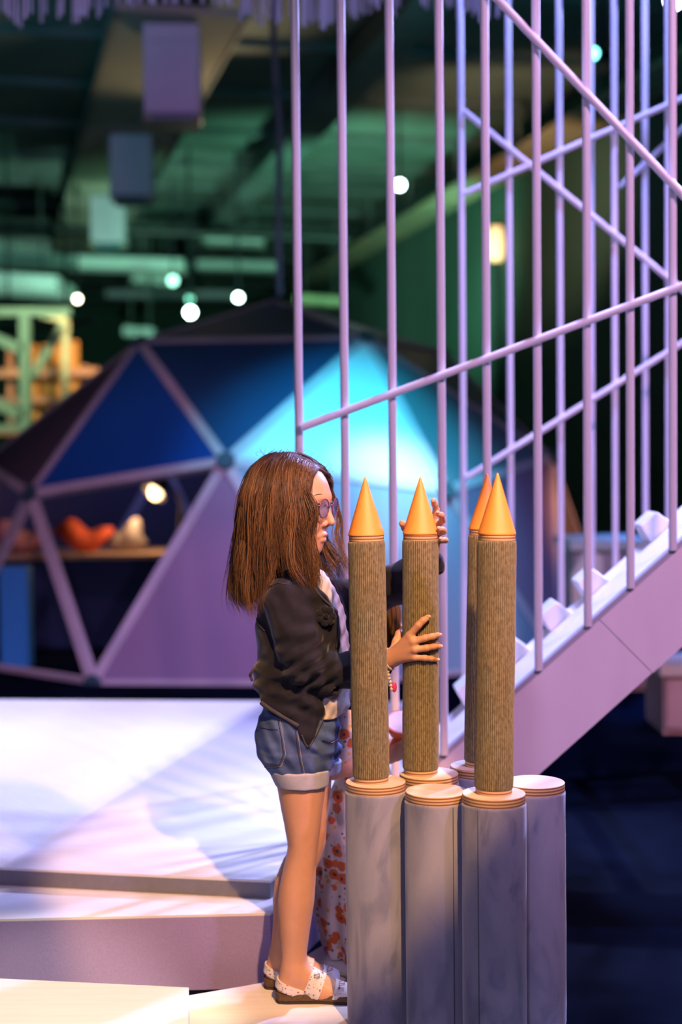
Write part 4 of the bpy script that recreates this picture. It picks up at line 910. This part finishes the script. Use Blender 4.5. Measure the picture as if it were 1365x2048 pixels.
if all(q is not None for r in g_ for q in r):
    adopt(mesh('shirt_print', [q for r in g_ for q in r], [(i*6+k, i*6+k+1, i*6+k+7, i*6+k+6) for i in range(13) for k in range(5)], mat('yellow green shirt print', (0.58, 0.52, 0.50), 0.85, c2=(0.50, 0.42, 0.10), vscale=55), None, True), girl)
tb = []
for (x, y) in ((549, 1143), (579, 1145), (577, 1170), (550, 1169)):
    q = onto(jt, x, y, 0.003)
    if q is not None: tb.append(q)
if len(tb) == 4: adopt(MB().prism(tb, (0.0, -0.004, 0.0015)).out('shoulder_tab', rib_m, None, bevel=0.0015), girl)
rs = MB(); q = onto(jt, 651, 1232, 0.004)
if q is not None:
    for i in range(7):
        a = i*2*math.pi/7; rs.ball(q+0.0135*np.array([math.cos(a), -0.15, math.sin(a)*1.1]), (0.0095, 0.005, 0.0095), 10, 6)
    rs.ball(q+(0, -0.005, 0), (0.007, 0.006, 0.007), 10, 6)
    adopt(rs.out('cloth_rosette', jacket_m, None, True), girl)
tg = MB(); 
for (xa, ya, xb, yb) in ((510, 1335, 500, 1350), (500, 1350, 505, 1362)): tg.tube([P(xa, ya, 3.22), P(xb, yb, 3.215)], 0.003, 6)
adopt(tg.out('drawcord', rib_m, None, True), girl)
# shorts
sh = Field((-0.22, 3.10, 0.46), (0.04, 3.40, 0.74), 0.0024)
sh.vloft([(1395, 531, 672, 3.245, 0.10), (1430, 522, 680, 3.245, 0.108), (1450, 514, 683, 3.245, 0.110), (1480, 512, 678, 3.245, 0.111), (1511, 517, 671, 3.245, 0.108), (1532, 530, 668, 3.245, 0.10)], 0, round_=0.008)
sh.vloft([(1500, 524, 662, 3.2, 0.066), (1530, 532, 659, 3.2, 0.062), (1563, 551, 657, 3.2, 0.058)], 0.008, round_=0.006)
sh.vloft([(1490, 560, 684, 3.288, 0.062), (1515, 566, 681, 3.288, 0.058), (1536, 572, 678, 3.288, 0.056)], 0.008, round_=0.006)
pk0, pk1 = P(512, 1445, 3.14), P(566, 1534, 3.14)
def pocket(X, Y, Z):
    i = np.clip((pk1[0]-X)/0.004, 0, 1)*np.clip((Z-pk1[2])/0.004, 0, 1)*np.clip((pk0[2]-Z)/0.004, 0, 1)*(Y < 3.245)
    return -0.0022*i+0.0020*np.exp(-((X+0.045)/0.05)**2)*np.sin((Z*1.0+X*0.55)*190)*np.exp(-((Z-0.60)/0.06)**2)+0.0018*np.sin(Z*120+X*60)*np.exp(-((Z-0.56)/0.05)**2)+0.0015*np.sin(X*180+Z*90)
sh.warp(pocket); sh_o = sh.out('shorts', denim_m, girl); sh_o['label'] = 'blue denim shorts with pale turned-up cuffs'
st = bvh(sh_o)
for pts, nm in (([(557, 1440), (563, 1475), (568, 1508), (559, 1531), (530, 1534)], 'pocket_seam'), ([(515, 1453), (536, 1458), (557, 1459)], 'yoke_seam'), ([(591, 1460), (599, 1515), (605, 1545)], 'side_seam'), ([(678, 1452), (674, 1476), (660, 1484), (645, 1480)], 'pocket_seam')):
    o = seam_on(st, pts, 0.0011, nm, stitch_m, girl); 
    if o is not None: o.parent = sh_o; o.matrix_parent_inverse = Matrix.Identity(4)
    o = seam_on(st, [(x+4, y+1) for x, y in pts], 0.0006, 'stitching', thread_m, girl)
    if o is not None: o.parent = sh_o; o.matrix_parent_inverse = Matrix.Identity(4)
def cuff(rows, lab):
    c = Field((-0.2, 3.08, 0.42), (0.04, 3.40, 0.60), 0.0022)
    c.vloft([(y, xl, xr, D, ry) for y, xl, xr, D, ry in rows], 0, round_=0.004)
    c.warp(lambda X, Y, Z: 0.0005*np.sin(X*160+Y*120))
    o = c.out('cuff', cuff_m, girl); o.parent = sh_o; o.matrix_parent_inverse = Matrix.Identity(4); return o
slope = lambda y, xl, xr, D, ry: (y, xl, xr, D, ry)
cuff([(1536, 537, 661, 3.2, 0.066), (1553, 544, 660, 3.2, 0.064), (1570, 552, 658.5, 3.2, 0.061)], 'near')
cuff([(1520, 572, 684, 3.288, 0.058), (1546, 580, 681, 3.288, 0.056)], 'far')
# sandals
def sandal(x0, yo, D):
    X0_ = P(x0, 2000, D)[0]; X1 = P(x0+184, 2000, D)[0]; zt_ = 0.024
    prof = [(0, 0.004), (0.01, 0.016), (0.04, 0.024), (0.12, 0.0265), (0.3, 0.026), (0.5, 0.027), (0.7, 0.034), (0.82, 0.0365), (0.92, 0.031), (0.97, 0.021), (1.0, 0.006)]
    up = [(X0_+(X1-X0_)*f, D-w) for f, w in prof]; dn = [(X0_+(X1-X0_)*f, D+w) for f, w in reversed(prof)]; ring = up+dn; n = len(ring)
    zf = lambda x: zt_*(1.0-0.22*np.clip((x-X0_)/(X1-X0_), 0, 1))
    V = [(x, y, 0.0) for x, y in ring]+[(x, y, 0.006) for x, y in ring]+[(x*1.0, y, zf(x)) for x, y in ring]
    rt = bpy.data.objects.new('sandal', None); COL.objects.link(rt); rt.location = girl.location; rt.parent = girl; rt.matrix_parent_inverse = Matrix.Translation(-Vector(girl.location)); rt['label'] = 'sandal with cork footbed and printed white straps'
    F = [tuple(range(n-1, -1, -1)), tuple(range(2*n, 3*n))]+[(k*n+i, k*n+(i+1) % n, (k+1)*n+(i+1) % n, (k+1)*n+i) for k in (1,) for i in range(n)]
    fb_ = MB().add([V[i] for i in range(n, 3*n)], [tuple(range(n-1, -1, -1)), tuple(range(n, 2*n))]+[(i, (i+1) % n, n+(i+1) % n, n+i) for i in range(n)]).out('footbed', cork_m, None, bevel=0.002); adopt(fb_, rt)
    so = MB().add(V[:2*n], [tuple(range(n-1, -1, -1)), tuple(range(n, 2*n))]+[(i, (i+1) % n, n+(i+1) % n, n+i) for i in range(n)]).out('sole', mat('dark rubber sole', (0.03, 0.022, 0.018), 0.8)); adopt(so, rt)
    lo = (X0_-0.02, D-0.05, 0.0); hi = (X1+0.02, D+0.05, 0.10)
    base = Field(lo, hi, 0.0011); foot(base, x0, yo, D, 0.012); base.vloft([(1880+yo, x0+8, x0+67, D, 0.029), (1945+yo, x0+10, x0+65, D, 0.027), (1962+yo, x0+10, x0+72, D, 0.025)], 0.01)
    shell = np.maximum(base.d-0.0042, -(base.d-0.0006))
    # widen straps down to the footbed edge
    def strap(name, fn):
        f = Field(lo, hi, 0.0011); g = np.meshgrid(*f.ax, indexing='ij', sparse=True); f.d = np.maximum(shell, np.broadcast_to(fn(*g), shell.shape)).astype(np.float32); return f.out(name, strap_m, rt)
    pz = lambda y: P(x0+60, y+yo, D)[2]; px_ = lambda x: P(x0+x, 1975+yo, D)[0]
    xm = lambda X: (X-px_(0))/(px_(100)-px_(0))*100
    def heel(X, Y, Z):
        t = np.clip(xm(X), -10, 80); top = pz(1951)+(pz(1976)-pz(1951))*t/60; th = pz(1951)-pz(1970); return np.maximum(np.maximum(Z-top, top-th-Z), X-px_(66))
    def ankle(X, Y, Z):
        c = px_(63)+(Z-pz(2000))*0.42; return np.maximum(np.abs(X-c)-(px_(17)-px_(0)), np.maximum(zf(X)*0.55-Z, Z-pz(1938)))
    def toe(X, Y, Z):
        c = px_(128)+(Z-pz(2000))*0.25; return np.maximum(np.abs(X-c)-(px_(18)-px_(0)), zf(X)*0.55-Z)
    strap('heel_strap', heel); strap('ankle_strap', ankle); strap('toe_strap', toe)
    for (x, y) in ((82, 1955), (132, 1968)):
        q = P(x0+x, y+yo, D-0.024); b = MB(); b.tube([q+(-0.006, 0, -0.005), q+(-0.006, 0, 0.005), q+(0.006, 0.002, 0.008), q+(0.006, 0.002, -0.002), q+(-0.006, 0, -0.005)], 0.0011, 6); b.tube([q+(-0.006, 0, 0), q+(0.007, 0, 0.002)], 0.0009, 6)
        adopt(b.out('buckle', mat('brass buckle', (0.65, 0.50, 0.30), 0.25, metal=1.0), None, True), rt)
sandal(552, 0, NL); sandal(528, -29, FL)
# wristband and trinket
wr = MB(); c = P(778, 1318, 3.139); ax = P(790, 1314, 3.133)-P(770, 1321, 3.144); ax /= np.linalg.norm(ax); r_ = np.cross(ax, (0, 1, 0)); r_ /= np.linalg.norm(r_); w_ = np.cross(ax, r_)
for off in (-0.003, 0.001): wr.tube([c+ax*off+0.0236*(math.cos(a)*r_+math.sin(a)*w_) for a in np.linspace(0, 2*math.pi, 33)], 0.0024, 8)
adopt(wr.out('wristband', mat('white pink wristband', (0.75, 0.62, 0.66), 0.5), None, True), girl)
bd = MB(); 
for i in range(6): bd.ball(P(776+i*1.5, 1343+i*7, 3.130), 0.0042, 10, 6)
adopt(bd.out('bead_string', mat('pearly beads', (0.70, 0.58, 0.50), 0.25), None, True), girl)
adopt(MB().ball(P(789, 1374, 3.131), (0.006, 0.004, 0.012), 12, 8).out('bead_charm', mat('magenta charm', (0.65, 0.05, 0.20), 0.3), None, True), girl)

# ---- hair
def spl(pts, n=18):
    p = np.array(pts, float); L = np.concatenate([[0], np.cumsum(np.linalg.norm(np.diff(p, axis=0), axis=1))]); L /= L[-1]
    q = np.vstack([2*p[0]-p[1], p, 2*p[-1]-p[-2]]); out = []
    for t in np.linspace(0, 1, n):
        i = min(len(p)-2, max(0, np.searchsorted(L, t, 'right')-1)); u = (t-L[i])/(L[i+1]-L[i]+1e-9); a, b, c, d = q[i], q[i+1], q[i+2], q[i+3]
        out.append(0.5*((2*b)+(-a+c)*u+(2*a-5*b+4*c-d)*u*u+(-a+3*b-3*c+d)*u**3))
    return np.array(out)
HB = 3.25
near_sheet = [
 [(528, 916, .03), (505, 935, .045), (490, 965, .05), (481, 1010, .05), (476, 1070, .05), (470, 1130, .06), (466, 1180, .05), (474, 1222, .04)],
 [(532, 912, .01), (507, 932, .005), (491, 965, -.01), (481, 1020, -.02), (475, 1080, -.02), (469, 1140, -.025), (466, 1190, -.03), (480, 1214, -.03)],
 [(538, 909, .0), (512, 930, -.035), (496, 965, -.055), (486, 1020, -.065), (481, 1080, -.07), (477, 1140, -.07), (478, 1190, -.07), (494, 1226, -.07)],
 [(546, 907, .0), (520, 930, -.05), (506, 965, -.075), (497, 1020, -.085), (493, 1080, -.09), (493, 1140, -.09), (500, 1190, -.09), (516, 1236, -.09)],
 [(556, 906, .0), (534, 930, -.055), (522, 965, -.085), (514, 1020, -.098), (511, 1080, -.1), (512, 1130, -.1), (518, 1170, -.1), (522, 1218, -.1)],
 [(568, 905, .0), (550, 930, -.055), (542, 965, -.088), (536, 1020, -.102), (533, 1070, -.104), (530, 1110, -.104), (530, 1150, -.106), (527, 1190, -.108)],
 [(580, 905, .0), (566, 930, -.055), (560, 965, -.088), (556, 1020, -.104), (553, 1060, -.105), (551, 1100, -.105), (549, 1130, -.105), (545, 1150, -.105)],
 [(592, 906, .0), (580, 930, -.055), (576, 965, -.085), (575, 1020, -.102), (574, 1060, -.104), (578, 1100, -.104), (590, 1140, -.105), (606, 1168, -.105)],
 [(606, 910, .0), (592, 934, -.052), (588, 968, -.080), (590, 1020, -.098), (592, 1060, -.100), (600, 1100, -.100), (614, 1145, -.100), (632, 1180, -.098)],
 [(622, 918, .0), (604, 940, -.046), (598, 972, -.073), (603, 1020, -.092), (610, 1060, -.094), (622, 1100, -.092), (634, 1145, -.092), (634, 1190, -.09)],
 [(636, 928, .0), (615, 945, -.038), (608, 975, -.066), (612, 1012, -.088), (615, 1050, -.092), (614, 1085, -.090), (624, 1125, -.088), (632, 1168, -.086)],
 [(648, 936, .0), (628, 945, -.03), (614, 966, -.060), (620, 988, -.082), (632, 1010, -.094), (630, 1036, -.094), (621, 1070, -.088), (626, 1108, -.082), (637, 1142, -.080)]]
lock_sheet = [[(650, 938, .006), (660, 958, .045), (666, 985, .066), (676, 1015, .068), (681.5, 1045, .066), (680, 1078, .062), (688, 1112, .05), (699, 1150, .04)],
 [(650, 938, .006), (661, 958, .045), (668, 985, .066), (678, 1015, .068), (684, 1045, .066), (682, 1078, .062), (691, 1112, .05), (703, 1150, .04)]]
far_sheet = [
 [(642, 932, .006), (648, 955, .05), (646, 990, .080), (646, 1030, .084), (652, 1070, .078), (672, 1105, .064), (690, 1135, .045), (704, 1165, .03)],
 [(630, 922, .006), (640, 950, .055), (640, 1000, .085), (645, 1050, .088), (652, 1090, .08), (664, 1115, .065), (680, 1140, .05), (694, 1175, .03)],
 [(600, 908, .006), (608, 940, .065), (606, 1000, .095), (606, 1050, .10), (612, 1100, .10), (632, 1130, .085), (655, 1150, .06), (672, 1180, .04)],
 [(565, 906, .006), (555, 935, .065), (550, 1000, .095), (545, 1060, .10), (540, 1110, .11), (535, 1150, .11), (530, 1180, .11), (530, 1200, .11)],
 [(530, 914, .03), (508, 940, .065), (495, 990, .085), (487, 1050, .09), (482, 1110, .095), (478, 1160, .10), (480, 1190, .10), (485, 1210, .10)]]
def sheet_curves(sh): return [spl([P(x, y, HB+d) for x, y, d in g], 20) for g in sh]
top_sheet = [
 [(560, 908, -.004), (575, 905, .01), (600, 912, .04), (612, 935, .075), (618, 970, .09)],
 [(585, 906, -.006), (602, 906, .008), (622, 918, .035), (634, 942, .07), (640, 975, .082)],
 [(606, 909, -.008), (622, 915, .006), (640, 930, .03), (652, 950, .062), (660, 978, .074)],
 [(622, 917, -.012), (636, 924, .0), (648, 937, .022), (655, 952, .050), (655, 976, .070)],
 [(632, 926, -.022), (642, 932, -.008), (651, 941, .012), (658, 953, .040), (657, 978, .064)],
 [(632, 938, -.036), (641, 940, -.020), (650, 944, .002), (659, 954, .034), (660, 978, .060)]]
strands = []; HE = HC+np.array([-0.004, 0.0, 0.014]); HR = np.array([0.095, 0.079, 0.087])
def grow_sheet(sh, n, spread, lo=0.78, hi=1.04, thick=0.0011, gold=0.5):
    C = sheet_curves(sh); cl = [(RNG.uniform(0, len(C)-1.001), RNG.normal(0, 1, 3), RNG.uniform(0.6, 1.3), RNG.uniform(0, 6.28), RNG.beta(1.4, 2.2)) for _ in range(max(6, n//24))]
    for i in range(n):
        cu, co, clen, ph, tone = cl[int(RNG.integers(len(cl)))]
        t = np.linspace(0, 1, 20)[:, None]; du = RNG.normal(0, 0.24); c = np.zeros((20, 3))
        for k_ in range(20):
            u = min(max(cu+du*(1-0.72*k_/19), 0), len(C)-1.001); a = int(u); f = u-a; c[k_] = C[a][k_]*(1-f)+C[a+1][k_]*f; cut = np.clip(RNG.uniform(lo, hi)*(0.9+0.1*clen), 0.5, 1.08)
        c = np.stack([np.interp(np.linspace(0, min(cut, 1), 20), np.linspace(0, 1, 20), c[:, j]) for j in range(3)], 1)
        ctr = P(570, 1000, HB); inward = (ctr-c); inward[:, 2] *= 0.2; inward /= np.linalg.norm(inward, axis=1)[:, None]
        off = RNG.normal(0, 1, 3)*spread*(0.35+0.55*t)+co*spread*1.7*t**1.3*np.array([0.75, 1, 1])
        wave = np.sin(t*(6+4*clen)+ph)*np.array([1, 0.7, 0])*0.0085*t**1.2*clen+np.sin(t*RNG.uniform(8, 16)+ph)*np.array([1, 0.4, 0])*0.0016*t
        c = c+off+wave+inward*RNG.exponential(0.0045)
        q = (c-HE)@HM.T/HR; ql = np.linalg.norm(q, axis=1); need = 1.015+RNG.uniform(0, 0.045); sc = np.where(ql < need, need/np.maximum(ql, 1e-3), 1.0)
        c = HE+((q*sc[:, None])*HR)@HM
        strands.append((c, thick*RNG.uniform(0.6, 1.35), np.clip(tone*0.75+RNG.uniform(-.12, .3)*gold, 0, 1)))
grow_sheet(near_sheet, 4600, 0.0034, 0.62, 1.05, 0.00085)
grow_sheet(lock_sheet, 46, 0.0007, 0.9, 1.0, 0.0008)
grow_sheet(far_sheet, 1000, 0.0026, thick=0.0009)
grow_sheet(top_sheet, 800, 0.0014, 0.9, 1.0, 0.0009)
grow_sheet(near_sheet[:6], 260, 0.0085, 0.8, 1.08, 0.0007, 0.9)          # loose ends at the back
grow_sheet(near_sheet[7:], 120, 0.0060, 0.7, 1.0, 0.0007, 0.9)
for i in range(46):                                                      # flyaways
    x = RNG.uniform(515, 660); y = 908+max(0, (x-600))*0.55; b = P(x, y+4, HB+RNG.normal(0, .02)); ang = RNG.uniform(-2.6, -0.4); L_ = RNG.uniform(.012, .04)
    e = b+np.array([math.cos(ang)*L_, RNG.normal(0, .01), -math.sin(ang)*L_*0.6]); m_ = (b+e)/2+RNG.normal(0, .006, 3); strands.append((spl([b, m_, e], 20), 0.00035, 0.5))
def strands_mesh(name, strands, m, parent, k=3):
    n = 20; V = []; F = []; T = []; base = 0
    ang = np.arange(k)*2*math.pi/k
    for c, r, tone in strands:
        d = np.gradient(c, axis=0); d /= np.linalg.norm(d, axis=1)[:, None]+1e-9; u = np.cross(d, [0.3, 1, 0.2]); u /= np.linalg.norm(u, axis=1)[:, None]+1e-9; w = np.cross(d, u)
        t = np.linspace(0, 1, n); rr = r*np.clip(1.15-t**3*1.05, 0.08, 1)
        ring = c[:, None, :]+rr[:, None, None]*(np.cos(ang)[None, :, None]*u[:, None, :]+np.sin(ang)[None, :, None]*w[:, None, :])
        V.append(ring.reshape(-1, 3)); i = np.arange(n-1)[:, None]*k+np.arange(k)[None, :]; j = np.arange(n-1)[:, None]*k+(np.arange(k)+1)[None, :] % k
        F.append((np.stack([i, j, j+k, i+k], -1).reshape(-1, 4)+base)); base += n*k
        tn = np.clip(tone*(0.75+0.4*t), 0, 1)[:, None]; colr = np.array([0.020, 0.010, 0.006])*(1-tn)+np.array([0.30, 0.155, 0.065])*tn
        T.append(np.repeat(np.hstack([colr, np.ones((n, 1))]), k, 0))
    V = np.concatenate(V); F = np.concatenate(F); T = np.concatenate(T)
    me = bpy.data.meshes.new(name); me.vertices.add(len(V)); me.vertices.foreach_set('co', V.ravel().astype(np.float32)); me.loops.add(F.size); me.loops.foreach_set('vertex_index', F.ravel().astype(np.int32))
    me.polygons.add(len(F)); me.polygons.foreach_set('loop_start', np.arange(0, F.size, 4, dtype=np.int32)); me.polygons.foreach_set('loop_total', np.full(len(F), 4, np.int32)); me.update(calc_edges=True)
    a = me.color_attributes.new('tint', 'FLOAT_COLOR', 'POINT'); a.data.foreach_set('color', T.ravel().astype(np.float32)); me.polygons.foreach_set('use_smooth', [True]*len(F)); me.materials.append(m)
    o = bpy.data.objects.new(name, me); link(o); return adopt(o, parent) if parent is not None else o
hr = strands_mesh('hair', strands, hair_m, girl); hr['label'] = 'long loose wavy brown hair'
hb = Field((-0.26, 3.11, 0.88), (0.02, 3.39, 1.26), 0.003)
hb.ell(HE, HR, HM, 0)
hb.max(lambda X, Y, Z: (X-HC[0])*Ff[0]+(Y-HC[1])*Ff[1]-np.clip(0.030+(Z-HC[2]-0.03)*0.9, 0.0, 0.072))
hb.vloft([(985, 494, 590, 3.25, 0.080), (1050, 487, 588, 3.25, 0.086), (1100, 483, 590, 3.25, 0.086), (1130, 482, 575, 3.25, 0.086), (1150, 482, 545, 3.25, 0.08), (1190, 484, 522, 3.25, 0.06), (1205, 490, 515, 3.25, 0.05)], 0.02, round_=0.012)
adopt(hb.out('hair_underlayer', hair_base_m, None), girl)

# ------------------------------------------------------------------ the small child behind
DCH = 3.52
kid = thing('person', 'small child in an orange-flowered cream dress holding a bowl, mostly hidden behind the columns', 'person', (P(715, 1900, DCH)[0], DCH, 0))
kb = Field((-0.12, 3.30, -0.005), (0.24, 3.70, 0.97), 0.0036)
KH = P(742, 1232, 3.55)
kb.ell(KH+(0, 0, 0.008), (0.068, 0.060, 0.070), None, 0); kb.ell(KH+(0.024, -0.004, -0.030), (0.044, 0.046, 0.050), None, 0.02); kb.cap(KH+(0.060, -0.006, -0.005), KH+(0.072, -0.006, -0.026), 0.006, 0.008, 0.006)
kb.cap(KH+(0.05, -0.006, -0.062), KH+(0.048, -0.006, -0.064), 0.014, 0.014, 0.012); kb.cap(KH+(0.062, -0.014, -0.045), KH+(0.062, 0.004, -0.045), 0.005, 0.005, 0.004)
kb.chain([KH+(-0.008, 0, -0.05), P(728, 1330, 3.55)], [0.032, 0.034], 0.015)
kb.vloft([(1330, 690, 770, DCH, 0.06), (1420, 688, 765, DCH, 0.065), (1500, 690, 765, DCH, 0.065), (1560, 685, 775, DCH, 0.07)], 0.02)
kb.chain([P(700, 1345, 3.44), P(664, 1535, 3.44), P(735, 1530, 3.43), P(778, 1512, 3.425)], [0.033, 0.028, 0.024, 0.018], 0.012)
kb.chain([P(745, 1345, 3.59), P(730, 1480, 3.60), P(800, 1500, 3.54)], [0.03, 0.026, 0.018], 0.012)
for s, DD in ((-1, 3.47), (1, 3.57)):
    kb.chain([P(716, 1600, DD), P(714, 1760, DD), P(706, 1880, DD)], [0.042, 0.036, 0.026], 0.012); kb.chain([P(698, 1900, DD)*[1, 1, 0]+[0, 0, 0.022], P(745, 1900, DD)*[1, 1, 0]+[0, 0, 0.016]], [0.021, 0.014], 0.012)
hand(kb, P(780, 1511, 3.425), [P(796, 1492, 3.405), P(799, 1499, 3.402), P(799, 1507, 3.404), P(796, 1515, 3.408)],
     [[P(806, 1484, 3.400), P(812, 1478, 3.410)], [P(810, 1492, 3.397), P(818, 1486, 3.408)], [P(810, 1502, 3.398), P(818, 1497, 3.408)], [P(806, 1512, 3.402), P(813, 1508, 3.410)]],
     [P(784, 1500, 3.43), P(792, 1484, 3.436), P(800, 1474, 3.44)], [0.0075, 0.0075, 0.007, 0.0065], 0.017)
kb.out('body', skin_m, kid)
dr = Field((-0.14, 3.34, 0.0), (0.26, 3.70, 0.80), 0.0036)
dr.vloft([(1322, 702, 765, DCH+.02, 0.05), (1345, 684, 778, DCH, 0.075), (1420, 676, 772, DCH, 0.078), (1490, 680, 770, DCH, 0.078), (1560, 668, 785, DCH, 0.092), (1650, 645, 800, DCH, 0.11), (1760, 632, 806, DCH, 0.12), (1815, 630, 806, DCH, 0.125), (1855, 642, 800, DCH, 0.12), (1900, 655, 795, DCH, 0.12)], 0, round_=0.008)
dr.warp(lambda X, Y, Z: 0.007*np.clip((0.45-Z)/0.3, 0, 1)*np.sin(np.arctan2(Y-DCH, X-0.045)*11+Z*4)+0.002*np.sin(Z*80+X*60))
dr.chain([P(700, 1345, 3.44), P(690, 1420, 3.44), P(674, 1500, 3.44)], [0.042, 0.045, 0.044], 0.01)
d_o = dr.out('dress', floral_m, kid); d_o['label'] = 'cream dress printed all over with orange flowers'
ks = []
for i in range(700):
    a = RNG.uniform(0.35, 2*math.pi-0.35)*1.0; r0 = KH+np.array([0, 0, 0.074]); ca, sa = math.cos(a), math.sin(a)
    pts = [r0+RNG.normal(0, .006, 3), KH+np.array([0.055*ca, 0.05*sa, 0.055]), KH+np.array([0.074*ca, 0.066*sa, 0.01]), KH+np.array([0.076*ca-.004, 0.068*sa, -0.05]), KH+np.array([0.074*ca-.008, 0.066*sa, -0.10+RNG.normal(0, .012)])]
    ks.append((spl(pts, 20)+RNG.normal(0, .002, 3), 0.0014, RNG.uniform(0, .5)))
kh = strands_mesh('hair', ks, hair_m, kid)
kc = Field(KH-0.09, KH+0.09, 0.004); kc.ell(KH+(-0.008, 0, 0.012), (0.068, 0.064, 0.070), None, 0); kc.cap(KH+(0.06, 0, -0.03), KH+(0.08, 0, -0.06), 0.045, 0.05, 0.01, 'cut'); adopt(kc.out('hair_underlayer', hair_base_m), kid)
bl = P(806, 1448, 3.42); bowl = thing('bowl', 'orange bowl with a pale pink inside held by the small child', 'bowl', bl); bowl.rotation_euler = (math.radians(28), math.radians(4), 0)
MB().lathe([(0.002, -0.038), (0.018, -0.038), (0.030, -0.028), (0.043, -0.004), (0.046, 0.006), (0.044, 0.006), (0.041, -0.003), (0.028, -0.024), (0.002, -0.030)], n=40).out('shell', mat('orange bowl plastic', (0.80, 0.15, 0.03), 0.4), bowl, True)
MB().lathe([(0.002, -0.026), (0.026, -0.0225), (0.040, -0.003), (0.043, 0.0045), (0.0425, 0.0065), (0.036, 0.0055), (0.002, 0.003)], n=40).out('lining', mat('pale pink bowl lining', (0.90, 0.44, 0.48), 0.5), bowl, True)
